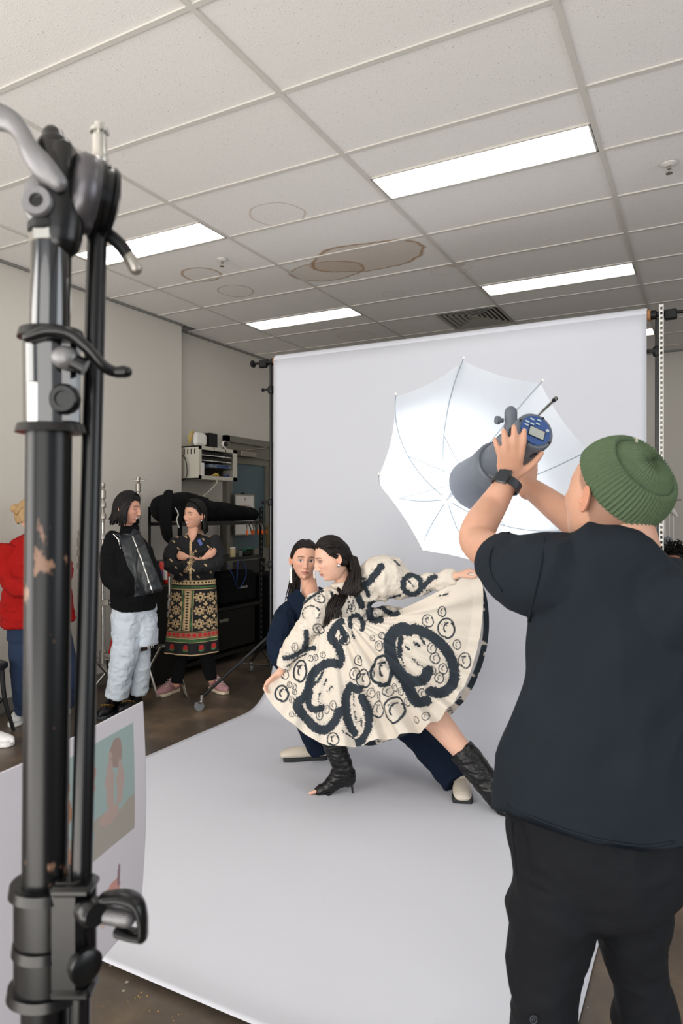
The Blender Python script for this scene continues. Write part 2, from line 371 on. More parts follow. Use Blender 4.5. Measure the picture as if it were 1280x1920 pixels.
def tile(x0, x1, y0, y1):
    key = (round(x1-x0, 3), round(y1-y0, 3))
    if key not in tile_me:
        a, b_ = (x1-x0)/2-.003, (y1-y0)/2-.003
        o = MB().box((0, 0, 0.008), (2*a, 2*b_, 0.016), bev=0.003).put('ceiling_tile', tm); tile_me[key] = o.data
    else:
        o = bpy.data.objects.new('ceiling_tile', tile_me[key]); COL.objects.link(o)
    o.parent = ceil; o.location = ((x0+x1)/2, (y0+y1)/2, CEIL+0.004+0.0015*random.random())
LIGHTS = [(c, r) for c in (0, -2, 2) for r in (-1, 2.5, 6, 9.5)]
t = MB()
for r in rows:
    y0 = GY+.6*r
    for c in colsx:
        x0 = GX+1.2*c; x1 = x0+1.2; y1 = y0+.6
        wl = XL if y0 < 5.3 else XL2
        if x1 <= wl+0.02 or x0 > XR or y0 >= YB or y1 < YF: continue
        a = max(x0, wl); bb = min(y1, YB)
        if c in (0, -2, 2) and r in (-1, 2, 6, 9):
            ly0 = y0+(.3 if r in (2, 9) else 0)
            oy0 = y0 if r in (2, 9) else y0+.3
            tile(a, x1, oy0, oy0+.3)
        elif c == -1 and r == 7:
            tile(a, x0+.6, y0, y1)
        else: tile(a, x1, y0, bb)
for c in range(-2, 6):
    x = GX+1.2*c; t.box((x, (YB+YF)/2, CEIL+0.001), (0.026, YB-YF, 0.008))
for r in range(-8, 12):
    y = GY+.6*r; wl = XL if y < 5.35 else XL2
    t.box(((wl+XR)/2, y, CEIL+0.0015), (XR-wl, 0.024, 0.007))
o = t.put('tee_grid', 'tee_bar', ceil)
tg = MB(); tg.box((XL+.012, (YF+5.35)/2, CEIL-.004), (.024, 5.35-YF, .022)); tg.box((XL2+.012, (YB+5.35)/2, CEIL-.004), (.024, YB-5.35, .022)); tg.box(((XL2+XR)/2, YB-.012, CEIL-.004), (XR-XL2, .024, .022))
tag(tg.put('trim_1', mat('edge_angle', S(130, 128, 124), 0.5)), kind='structure')
diff = mat('lamp_diffuser', (1, 0.985, 0.96, 1), 0.6, emit=5.0)
place = {(0, 2.5): 'large bright recessed ceiling light panel nearest above the umbrella', (-2, 2.5): 'recessed ceiling light panel partly hidden behind the black clamp head', (0, 6): 'narrow-looking ceiling light panel just above the backdrop roll', (-2, 6): 'ceiling light panel at the far left above the rear wall recess', (0, 9.5): 'ceiling light panel showing only its end beside the right backdrop pole'}
for (c, r) in LIGHTS:
    x0 = GX+1.2*c; y0 = GY+.6*r
    lt = thing('ceiling_light', place.get((c, r), {(0, -1): 'ceiling light panel overhead, above and behind the camera', (-2, -1): 'ceiling light panel behind the camera near the left wall', (-2, 9.5): 'ceiling light panel at the rear wall behind the backdrop, left of centre', (2, -1): 'ceiling light panel behind the camera on the right side', (2, 2.5): 'ceiling light panel right of the photographer, outside the view', (2, 6): 'ceiling light panel right of the backdrop, outside the view', (2, 9.5): 'ceiling light panel at the rear wall, far right'}.get((c, r), 'recessed ceiling light panel')), 'ceiling light', (x0+.6, y0+.15, CEIL), 'recessed ceiling light panels')
    f = MB()
    for (cx, cy, sx, sy) in ((x0+.6, y0+.01, 1.18, .012), (x0+.6, y0+.29, 1.18, .012), (x0+.016, y0+.15, .012, .29), (x0+1.184, y0+.15, .012, .29)): f.box((cx, cy, CEIL+.004), (sx, sy, .014))
    f.put('frame', 'tee_bar', lt); MB().box((x0+.6, y0+.15, CEIL+.012), (1.165, .27, .008)).put('diffuser', diff, lt)
# air vent
vx, vy = GX-.3, GY+.6*7+.3
vt = thing('ceiling_vent', 'square louvred air vent in the ceiling above the backdrop', 'vent', (vx, vy, CEIL)); M['vent'] = mat('vent_grey', S(150, 146, 138), 0.5); M['vent_dark'] = mat('vent_dark', S(40, 38, 36), 0.8)
MB().box((vx, vy, CEIL+.05), (.57, .57, .01)).put('backing', 'vent_dark', vt)
for k in range(6):
    h = .285-.045*k; f = MB(); zz = CEIL-.004+.004*k
    for a, bq in ((1, 0), (-1, 0), (0, 1), (0, -1)):
        R = np.array(Matrix.Rotation(0.3*(a if a else bq), 3, 'Y' if a else 'X'))
        if not a: R = np.array(Matrix.Rotation(-0.3*bq, 3, 'X'))
        f.box((vx+a*h, vy+bq*h, zz), (.03 if a else 2*h, 2*h if a else .03, .003), R)
    f.put('slat', 'vent', vt)
MB().box((vx, vy, CEIL+.012), (.07, .07, .006)).put('centre_plate', 'vent', vt)
# sprinklers
for (px, py, lab) in ((416, 490, 'small ceiling sprinkler head beside the ring-shaped water stain'), (1254, 312, 'small ceiling sprinkler head near the right edge above the beanie')):
    d = 1.86*FPX/(960-py); p = cp(px, py, d); p[2] = CEIL
    s = thing('sprinkler', lab, 'sprinkler', p)
    MB().lathe(p, (0, 0, -1), [(0, .04), (.004, .04), (.01, .022), (.012, .015)], 20).put('escutcheon', 'white_plastic', s)
    q = MB(); q.lathe(p, (0, 0, -1), [(.01, .009), (.03, .009), (.032, .004), (.05, .004), (.051, .018), (.054, .018)], 14)
    q.tube([p+[.009, 0, -.028], p+[.016, 0, -.04], p+[.003, 0, -.05]], .002, 6); q.tube([p+[-.009, 0, -.028], p+[-.016, 0, -.04], p+[-.003, 0, -.05]], .002, 6)
    q.put('deflector', 'dull_steel', s)
# glazed double door in the left recess
M['frame_alu'] = mat('grey_aluminium', S(128, 126, 116), 0.4, 0.5); M['glass_blue'] = mat('frosted_teal_glass', S(74, 96, 104), 0.35, spec=0.6, var=0.1, vscale=2); M['glass_dark'] = mat('dark_lower_glass', S(22, 26, 28), 0.25)
d = MB(); fx = XL2+.01
d.box((fx, DY0+.03, DZ/2), (.10, .06, DZ)); d.box((fx, DY1-.03, DZ/2), (.10, .06, DZ)); d.box((fx, (DY0+DY1)/2, DZ-.035), (.10, DY1-DY0, .07)); d.box((fx, (DY0+DY1)/2, DZ-.20), (.09, DY1-DY0, .05))
door = d.put('door_1', 'frame_alu'); tag(door, kind='structure')
MB().box((fx, (DY0+DY1)/2, DZ-.12), (.05, DY1-DY0-.1, .11)).put('transom_panel', 'frame_alu', door)
ym = (DY0+DY1)/2
for (a, b_) in ((DY0+.07, ym-.006), (ym+.006, DY1-.07)):
    lf = MB(); zt = DZ-.23
    lf.box((fx, a+.035, zt/2+.01), (.05, .07, zt)); lf.box((fx, b_-.035, zt/2+.01), (.05, .07, zt)); lf.box((fx, (a+b_)/2, zt-.03), (.049, b_-a, .08)); lf.box((fx, (a+b_)/2, 0.12), (.049, b_-a, .22)); lf.box((fx, (a+b_)/2, 1.0), (.049, b_-a, .13))
    L_ = lf.put('door_leaf', 'frame_alu', door)
    MB().box((fx, (a+b_)/2, (1.06+zt-.06)/2), (.012, b_-a-.12, zt-.07-1.06)).put('glass_pane', 'glass_blue', L_)
    MB().box((fx, (a+b_)/2, .58), (.012, b_-a-.12, .72)).put('lower_pane', 'glass_dark', L_)
hy = ym+.05
MB().tube([(fx+.03, hy, 1.36), (fx+.09, hy, 1.36), (fx+.09, hy, 1.06), (fx+.03, hy, 1.06)], .011, 10, res=4).put('door_handle', 'chrome', door)
MB().box((fx+.03, ym-.03, 1.2), (.012, .05, .26)).put('lock_plate', mat('brass', S(140, 120, 70), .4, .8), door)
c_ = MB(); c_.box((fx+.07, 6.55, 2.17), (.07, .30, .07), bev=.008); c_.put('closer_body', 'dull_steel', door)
MB().tube([(fx+.09, 6.5, 2.21), (fx+.22, 6.75, 2.25), (fx+.05, 6.98, 2.27)], .009, 8).put('closer_arm', 'dull_steel', door)
# skirting
M['skirt'] = mat('grey_skirting', S(120, 118, 112), 0.5)
tag(MB().box((XL+.008, (YF+5.35)/2, .05), (.016, 5.35-YF, .1)).put('baseboard_left', 'skirt'), kind='structure')
tag(MB().box(((XL2+XR)/2, YB-.008, .05), (XR-XL2, .016, .1)).put('baseboard_back', 'skirt'), kind='structure')

# ------------------------------------------------------------------ backdrop
BX0, BX1, BY = -3.04, -0.34, 4.56; PF = 1.66
prof = []
for z in np.linspace(2.70, 0.42, 20): prof.append((BY, z))
for a in np.linspace(0, math.pi/2, 12)[1:]: prof.append((BY-.38*(1-math.cos(a)), .385-.38*math.sin(a)+.001))
for y in np.linspace(4.1, PF+.12, 30): prof.append((y, .006))
for k in range(5): prof.append((PF+.12-.03*(k+1), .006+.0016*(k+1)**1.6))
prof = np.array(prof); nx = 60; xs = np.linspace(BX0, BX1, nx)
V = np.array([[x, y, z] for (y, z) in prof for x in xs])
V[:, 2] += np.where(V[:, 1] < 4.1, .0025*np.abs(vnoise(np.c_[V[:, 0]*2.2, V[:, 1]*5, V[:, 1]*0])), 0)
V[:, 1] += np.where(V[:, 2] > .5, .010*vnoise(np.c_[V[:, 0]*1.3, V[:, 2]*.4, V[:, 2]*0])*np.clip((2.6-V[:, 2]), 0, 1), 0)
paper = mat('white_seamless_paper', S(205, 207, 215), 0.85, var=0.012, vscale=3)
bd = thing('paper_backdrop', 'wide white seamless paper backdrop sweeping from its roll onto the floor', 'backdrop', (-1.7, BY, 0))
po = put('paper_sheet', V, grid_faces(nx, len(prof)), paper, bd, sharp=None); md = po.modifiers.new('s', 'SOLIDIFY'); md.thickness = .0012; md.offset = -1
MB().tube([(BX0, BY+.045, 2.70), (BX1, BY+.045, 2.70)], .045, 28).put('paper_roll', paper, bd)
MB().tube([(BX0-.02, BY+.045, 2.70), (BX1+.02, BY+.045, 2.70)], .033, 20).put('cardboard_core', 'kraft', bd)
# roller end fittings and two stands
def head_fitting(x, s, st):
    m = MB(); y = BY+.045
    m.lathe((x, y, 2.70), (s, 0, 0), [(0, .028), (.03, .028), (.035, .018), (.06, .018), (.062, .026), (.075, .026)], 18)
    m.lathe((x+s*.19, y, 2.70), (s, 0, 0), [(0, .012), (.01, .03), (.03, .03), (.035, .012)], 6)
    m.box((x+s*.11, y, 2.69), (.07, .04, .06), bev=.006); m.cyl((x+s*.07, y, 2.7), (x+s*.2, y, 2.7), .01, n=10)
    return m.put('roller_hook', 'black_plastic', st)
def roller_stand(x, y, label, legs, s):
    st = thing('backdrop_stand', label, 'stand', (x, y, 0), 'stands holding up the paper backdrop')
    MB().cyl((x, y, 1.55), (x, y, 2.68), .0125, n=14).put('upper_pole', 'black_metal', st)
    MB().cyl((x, y, .25), (x, y, 1.62), .0175, n=14).put('lower_pole', 'black_metal', st)
    for z in (1.55, 2.45, 1.05):
        c = MB(); c.lathe((x, y, z), (0, 0, 1), [(0, .022), (.01, .027), (.05, .027), (.06, .02)], 14); c.box((x-.03, y-.02, z+.03), (.05, .012, .02)); c.lathe((x-.055, y-.02, z+.03), (-1, 0, 0), [(0, .008), (.004, .016), (.014, .016)], 8); c.put('collar', 'black_plastic', st)
    MB().lathe((x, y, .48), (0, 0, 1), [(0, .02), (.01, .034), (.05, .034), (.06, .02)], 14).put('leg_collar', 'black_plastic', st)
    for (lx, ly) in legs:
        dv = nrm([lx-x, ly-y, 0]); e = np.array([lx, ly, .10]); a = np.array([x, y, .50])+dv*.03
        L_ = MB().tube([a, e], .012, 10).put('leg', 'black_metal', st)
        br = np.array([x, y, .27])+dv*.02; MB().tube([br, a+(e-a)*.45], .006, 8).put('brace', 'black_metal', st)
        c = MB(); c.tube([e+[0, 0, .02], e-[0, 0, .03]], .016, 10); c.box(e+dv*.02+[0, 0, -.035], (.05, .035, .012)); c.put('caster_fork', 'chrome', st)
        wv = np.cross(dv, [0, 0, 1]); w0 = e+dv*.02; w0[2] = .036
        MB().lathe(w0-wv*.012, wv, [(0, .02), (.001, .036), (.023, .036), (.024, .02)], 20).put('caster_wheel', 'rubber', st)
    head_fitting(BX0-.02 if s < 0 else BX1+.02, s, st)
    return st
leg_l = cp(378, 1331, 5.22)
roller_stand(BX0-.065, BY+.06, 'black pole stand at the left backdrop edge, caster leg reaching towards the sneakers', [(leg_l[0], leg_l[1]), (BX0+.25, BY+.75), (BX0-.75, BY+.75)], -1)
roller_stand(BX1+.055, BY+.06, 'black pole stand at the right edge of the backdrop above the green beanie', [(BX1+.7, BY-.5), (BX1+.6, BY+.7), (BX1-.4, BY+.75)], 1)
# white perforated strip hanging beside the right pole
ps = MB(); ex = BX1+.083; ey = BY-.03
for sx in (-.0095, .0095): ps.box((ex+sx, ey, 1.75), (.006, .004, 1.98))
for k in range(67): ps.box((ex, ey, .77+k*.0297), (.014, .004, .013))
sp = ps.put('perforated_strip', 'white_plastic', org=(ex, ey, 0)); tag(sp, 'long white perforated strip hanging beside the right backdrop pole', 'strip')
# yellow floor tape, board leaning right
tp = MB()
for (px, py0, py1) in ((1252, 1640, 1770),):
    d0, d1 = 1942.5/(py0-960), 1942.5/(py1-960); a = cp(px+8, py0, d0); b_ = cp(px-12, py1, d1); dv = nrm(b_-a); sd = np.cross(dv, [0, 0, 1]); tp.box((a+b_)/2*[1, 1, 0]+[0, 0, .0012], (.05, np.linalg.norm(b_-a)+1.0, .0014), np.array([sd, dv, [0, 0, 1]]).T)
tag(tp.put('floor_tape', mat('worn_yellow_tape', S(186, 140, 40), .7, var=.5, vscale=25), org=(0, 0, 0)), 'worn yellow tape line on the floor at the right', 'tape')
fx0 = cp(1275, 1635, 1942.5/(1635-960)); wb = MB().box(fx0+[.25, .05, .3], (.5, .06, .6), bev=.004).put('wooden_board', 'wood', org=fx0*[1, 1, 0]); tag(wb, 'pale wooden panel standing at the right edge of the picture behind the trousers', 'board')
# yellow paint flecks and chips by the front edge of the paper
for (px, py, s_) in ((266, 1868, 1), (248, 1876, .7), (285, 1898, .8), (336, 1908, .8), (186, 1882, .5)):
    p = cp(px, py, 1942.5/(py-960))
    for k in range(3):
        q = p+[random.uniform(-.02, .02), random.uniform(-.02, .02), .0008]
        f = MB().lathe(q, (0, 0, 1), [(0, .0024*s_), (.0006, .0018*s_)], 5).put('paint_fleck', mat('orange_paint', S(196, 146, 60), .7) if 'orange_paint' not in bpy.data.materials else bpy.data.materials['orange_paint'], org=(q[0], q[1], 0))
        tag(f, 'tiny yellow paint fleck on the concrete floor below the paper edge', 'paint fleck', 'yellow paint flecks on the floor')
# ------------------------------------------------------------------ people: shared builders
def join_q(*parts):
    Vs = []; Fs = []; o = 0
    for V, F in parts: Vs.append(V); Fs.append(F+o); o += len(V)
    return np.vstack(Vs), np.vstack(Fs)
HL_A = [0, 40, 60, 75, 92, 108, 180]
def hairline(ph, kind='slick'):
    a = np.abs(np.degrees(ph))
    z = {'slick': [.078, .076, .060, .022, -.004, -.055, -.080], 'low': [.066, .064, .05, .02, -.01, -.06, -.085]}[kind]
    return np.interp(a, HL_A, z)
def head(c, fwd, up, sc, skin, hair, lips=(0.52, 0.17, 0.15), eyes='open', smile=0.0, brow=(0.05, 0.03, 0.02), hk='slick', shadow=0.0, male=0.0, iris=(0.06, 0.035, 0.02), n=(170, 150)):
    """a face built from a deformed skull: returns verts, quads, colours and the head matrix"""
    nu, nv = n; t = np.linspace(-math.pi, math.pi, nu, endpoint=False); ph = t-.55*np.sin(t); th = np.linspace(0.01, math.pi-0.01, nv)
    PH, TH = np.meshgrid(ph, th); PH = PH.ravel(); TH = TH.ravel()
    s = np.sin(TH); cz = np.cos(TH); front = np.cos(PH) > 0
    sf = np.where(cz < 0, s**.60, s**.85); Z = .116*cz; wj = .074+.004*male
    X = wj*np.sin(PH)*np.where(cz < 0, s**.72, s**.9)
    jt = np.clip(-(Z+.015)/.10, 0, 1); X *= 1-(.40-.12*male)*jt**1.5
    Yf = .088*np.cos(PH)*sf; Yb = .100*np.cos(PH)*s*(1-.30*np.clip(-Z/.1, 0, 1)); Y = np.where(front, Yf, Yb)
    w = np.clip(np.cos(PH), 0, 1)**.5*front
    g = lambda x0, z0, sx, sz: np.exp(-((X-x0)/sx)**2-((Z-z0)/sz)**2)
    ax = np.abs(X); gs = lambda x0, z0, sx, sz: np.exp(-((ax-x0)/sx)**2-((Z-z0)/sz)**2)
    D = np.zeros_like(X)
    D += .004*gs(.026, .022, .018, .008)-.015*gs(.030, .001, .016, .012)+.0055*gs(.030, .0, .0105, .0065)
    D += .006*g(0, .004, .008, .018)+.015*g(0, -.018, .0075, .018)+.018*g(0, -.036, .0088, .0090)+.007*gs(.0115, -.040, .0060, .0060)-.003*gs(.008, -.047, .004, .003)
    D += .006*gs(.042, -.024, .018, .016)*(1+.8*smile)-.004*gs(.050, -.055, .015, .02)*(1-smile)
    D += .0080*g(0, -.0655, .020+.008*smile, .012)+.0050*g(0, -.0605, .013, .0032)+.0055*g(0, -.0725, .012, .0038)-.0032*g(0, -.0662, .022+.008*smile, .0016)-.003*g(0, -.083, .02, .005)
    D += .014*g(0, -.100, .020, .016)+.004*male*gs(.03, -.095, .02, .015)
    Y = Y+D*w
    V = np.stack([X, Y, Z], 1)
    # colour (pigment: lips, brows, eyes, hairline stubble under the hair; painted shade: nostrils, lip line)
    C = np.tile(np.array(skin), (len(X), 1))*(1+.03*vnoise(V*60)[:, None])
    def mixc(mask, col):
        nonlocal C
        C = C*(1-mask[:, None])+np.array(col)*mask[:, None]
    f = front & (np.cos(PH) > .15)
    mixc(.22*gs(.040, -.028, .020, .016)*f, (.62, .22, .18)); mixc(.18*g(0, -.036, .012, .012)*f, (.62, .26, .2))
    lw = .0245+.006*smile; lz = -.0662+smile*.22*(ax**2)/.02
    lm = np.clip(1.4-((ax/lw)**2.2+((Z-lz)/(.0088*(1-.25*(ax/lw)**2)))**2)*1.1, 0, 1)*f
    mixc(np.clip(lm*1.6, 0, 1)*.85, lips)
    if smile > 0: mixc(np.clip(2.2*(1-((ax/(lw*.82))**2+((Z-lz)/.0042)**2)), 0, 1)*f, (.80, .76, .70))
    else: mixc(np.clip(1.6-((ax/.022)**4+((Z-lz-.0002)/.0013)**2), 0, 1)*f*.7, (.16, .05, .05))
    mixc(np.clip(gs(.0075, -.0465, .0035, .0020)*1.3, 0, 1)*f*.8, (.10, .04, .03))
    ex = (ax-.0315); bz = .0215+.004*np.cos(np.clip(ex/.022, -1, 1)*1.57)-.0025*np.clip(ex/.02, 0, 1)
    mixc(np.clip(1.7-((ex/.0195)**4+((Z-bz)/.0030)**2), 0, 1)*f*.85, brow)
    if shadow: mixc(shadow*np.clip(1.2*np.exp(-(ex/.018)**2-((Z-.007)/.007)**2), 0, 1)*f, (.16, .09, .10))
    if eyes == 'open':
        ez = .0058*(1-(ex/.0150)**2)*(1-.45*smile); al = (np.abs(Z-.0008) < ez) & (np.abs(ex) < .0148) & f
        ln = np.clip(1.5-np.abs((Z-.0008)-ez)/.0016, 0, 1)*(np.abs(ex) < .0165)*f; mixc(ln*.9, (.03, .02, .02))
        mixc(al*1.0, (.62, .58, .55)); mixc((al & ((ex**2+(Z-.001)**2) < .0058**2))*1.0, iris); mixc((al & ((ex**2+(Z-.001)**2) < .0027**2))*1.0, (.005, .005, .005))
        mixc(np.clip(1.2-np.abs((Z-.0008)+ez)/.0012, 0, 1)*(np.abs(ex) < .014)*f*.4, (.12, .06, .05))
    else:
        ln = np.clip(1.5-np.abs(Z+.0035-(ex**2)*14)/.0014, 0, 1)*(np.abs(ex) < .0155)*f; mixc(ln*.95, (.03, .02, .02))
    hl = hairline(PH, hk); mixc(np.clip((Z-hl)/.006, 0, 1)*1.0, hair)
    F = grid_faces(nu, nv, wrap=True)
    # ears
    ear = MB()
    for sg in (-1, 1):
        cc = np.array([sg*(wj+.003), -.010, -.010]); a = nrm([sg*.45, -1, 0]); A = np.array([a, np.cross([0, 0, 1], a), [0, 0, 1]]).T
        ear.ell(cc+a*.006, (.016, .006, .027), A, 16, 12)
        ring = [cc+a*(.006+.016*math.cos(x))+np.array([0, 0, 1])*.029*math.sin(x)*(1 if math.sin(x) > 0 else .8)+np.array([sg*.005, 0, 0]) for x in np.linspace(-2.0, 2.6, 12)]
        ear.tube(ring, [.0028]*12, 6, ref=(sg, 0, 0), cap='round')
        ear.ell(cc+np.array([sg*.003, .006, -.004]), (.006, .005, .006), None, 8, 6)
    ev, ef = remesh(ear, .0022, 2)
    ec = np.tile(np.array(skin)*[1.0, .86, .82], (len(ev), 1))
    R = np.array([np.cross(nrm(fwd), nrm(up)), nrm(fwd), nrm(np.cross(np.cross(nrm(fwd), nrm(up)), nrm(fwd)))])
    R[0] = nrm(R[0]); V2, F2 = join_q((V, F), (ev, ef)); C = np.vstack([C, ec])
    return np.asarray(c)+sc*V2@R, F2, C, (np.asarray(c, float), R, sc)
def hp(H, p):   # head-local point to world
    c, R, sc = H; return c+sc*(np.asarray(p, float)@R)
def skull(u, k=1.0):        # unit dirs to scalp surface (local)
    u = np.asarray(u, float); u = u/np.linalg.norm(u, axis=-1, keepdims=True)
    return u*np.array([.078, 1, .119])*np.where(u[..., 1:2] > 0, np.array([1, .091, 1]), np.array([1, .102, 1]))*k
def hair_cap(H, kind='slick', k=1.05, n=(90, 60), low=0.0, noise=.002):
    nu, nv = n; ph = np.linspace(-math.pi, math.pi, nu, endpoint=False); th = np.linspace(.01, math.pi*.86, nv); PH, TH = np.meshgrid(ph, th)
    U = np.stack([np.sin(TH)*np.sin(PH), np.sin(TH)*np.cos(PH), np.cos(TH)], -1).reshape(-1, 3)
    P = skull(U, k); P *= (1+noise*12*vnoise(np.c_[P[:, 0]*160, P[:, 1]*10, P[:, 2]*10]))[:, None]
    hl = hairline(PH.ravel(), kind)-low; Fq = grid_faces(nu, nv, True); ok = P[:, 2] > hl; Fq = Fq[ok[Fq].sum(1) >= 3]
    edge = np.clip((P[:, 2]-hl)/.015, 0, 1); P = P*(1-(1-edge)*.06)[:, None]
    return H[0]+H[2]*P@H[1], Fq
def locks(H, starts, ends, tails, r=.008, seed=1, jit=.006, lift=1.05, mid=None):
    """strands: each from a scalp start direction over the skull to an end direction, then along tail offsets (world metres)"""
    rr = np.random.default_rng(seed); mb = MB()
    for i, (a, b, tl) in enumerate(zip(starts, ends, tails)):
        a = nrm(a); b = nrm(b); m = nrm(a+b+(np.array([0, 0, .0]) if mid is None else np.array(mid))); pts = []
        for t in (0, .25, .5, .75, 1):
            u = nrm((1-t)**2*a+2*t*(1-t)*m+t*t*b); kk = lift*(1.0 if t else .985)+rr.uniform(-.012, .02)
            pts.append(H[0]+H[2]*skull(u, kk)@H[1])
        j = rr.normal(0, jit, 3)
        for q, off in enumerate(tl): pts.append(pts[4]+np.asarray(off)+j*(q+1)/len(tl))
        k = len(pts); rad = [(r*H[2]*(0.7 if q == 0 else (1.0 if q < k-2 else (.75 if q == k-2 else .25))), r*.5*H[2]) for q in range(k)]
        mb.tube(pts, rad, 6, res=3, cap='flat')
    return mb
def hand(mb, wrist, d, n, side, sc=1.0, curl=(.35, .45, .35), spread=.10, thumb=(.55, .75, .25), tcurl=.3, fan=None, wr=.027, fr=1.0):
    """palm and five fingers; d along the hand, n the way the fingers close, side the way to the thumb"""
    d = nrm(d); n = nrm(np.asarray(n)-np.dot(n, d)*d); s = nrm(np.asarray(side)-np.dot(side, d)*d-np.dot(side, n)*n); w = np.asarray(wrist, float)
    mb.tube([w-d*.02*sc, w+d*.012*sc, w+d*.05*sc, w+d*.088*sc], [(wr*sc, wr*.72*sc), (.029*sc, .018*sc), (.039*sc, .0155*sc), (.038*sc, .012*sc)], 16, res=3, ref=s, cap='round')
    offs = (.029, .0095, -.010, -.028); lens = (.070, .078, .072, .056); base = (.086, .090, .086, .078)
    tips = []
    for i in range(4):
        o = w+d*base[i]*sc+s*offs[i]*sc; ang = (fan[i] if fan else spread*(1.5-i)/1.5)
        dd = nrm(d*math.cos(ang)+s*math.sin(ang)); cu = curl[i] if isinstance(curl[0], (tuple, list)) else curl
        P = [o-dd*.02*sc, o]; a = 0; p = o
        for k, seg in enumerate((.44, .31, .25)):
            a += cu[k]; p = p+(dd*math.cos(a)+n*math.sin(a))*lens[i]*seg*sc; P.append(p)
        rr = .0088*fr*sc*(1 if i < 3 else .88)
        mb.tube(P, [rr*1.05, rr*1.08, rr, rr*.93, rr*.78], 10, res=3, cap='round'); tips.append(p)
    td = nrm(d*thumb[0]+s*thumb[1]+n*thumb[2]); o = w+d*.020*sc+s*.020*sc
    m = o+td*.042*sc; td2 = nrm(td+d*tcurl+n*tcurl*.5); e = m+td2*.030*sc; td3 = nrm(td2+d*tcurl); f = e+td3*.024*sc
    mb.tube([o, m, e, f], [.0155*sc, .0125*sc, .0105*sc, .0085*sc], 10, res=3, cap='round'); tips.append(f)
    return tips
def skeleton(mb, J, sc=1.0, build=1.0, legs=True, arms=True, low=False):
    sh = (J['shL']+J['shR'])/2; hip = (J['hipL']+J['hipR'])/2; ref = J['shR']-J['shL']; b = build*sc
    hw = np.linalg.norm(ref)/2
    mb.tube([hip-(sh-hip)*.08, hip, hip+(sh-hip)*.35, hip+(sh-hip)*.75, sh, J['neck']], [(.075*b, .06*b), (.105*b, .075*b), (.08*b, .06*b), (.095*b, .065*b), (hw*.68, .045*b), (.050*b, .050*b)], 18, res=4, ref=ref, cap='round')
    mb.tube([sh*.4+J['neck']*.6, J['neck'], J['head']], [.056*sc, .052*sc*build**.5, .050*sc*build**.5], 16, res=4, cap='round')
    if arms:
        for s in 'LR': mb.tube([J['sh'+s], J['el'+s], J['wr'+s]], [.032*b, .030*b, .025*b], 14, res=5, cap='round')
    if legs:
        for s in 'LR': mb.tube([J['hip'+s], J['kn'+s], J['an'+s]], [.062*b, .042*b, .034*b], 14, res=5, cap='round')
def inpoly(x, y, poly):
    poly = np.asarray(poly, float); n = len(poly); r = np.zeros(len(x), bool); j = n-1
    for i in range(n):
        xi, yi = poly[i]; xj, yj = poly[j]; c = ((yi > y) != (yj > y)) & (x < (xj-xi)*(y-yi)/((yj-yi)+1e-9)+xi); r ^= c; j = i
    return r
def patch(V, F, poly, off=.004, toward=None, thick=None):
    """a sewn-on panel: the faces of a garment that lie inside an outline on its visible side, lifted off the cloth"""
    N = vnormals(V, F); x, y = project(V); cam_ = np.array([0, 0, CAMZ]); face = np.einsum('ij,ij->i', N, cam_-V) > (0 if toward is None else toward)
    ok = inpoly(x, y, poly) & face; Fq = F[ok[F].all(1)]
    if len(Fq) == 0: return None
    ids = np.unique(Fq); mp = -np.ones(len(V), int); mp[ids] = np.arange(len(ids)); k = len(ids)
    A = V[ids]+N[ids]*off; B = V[ids]-N[ids]*.002; Fn = mp[Fq]
    E = np.vstack([Fn[:, [a, (a+1) % 4]] for a in range(4)]); key = np.sort(E, 1); _, inv, cnt = np.unique(key, axis=0, return_inverse=True, return_counts=True)
    be = E[cnt[inv.ravel()] == 1]; side = np.stack([be[:, 1], be[:, 0], be[:, 0]+k, be[:, 1]+k], 1)
    return np.vstack([A, B]), np.vstack([Fn, side])
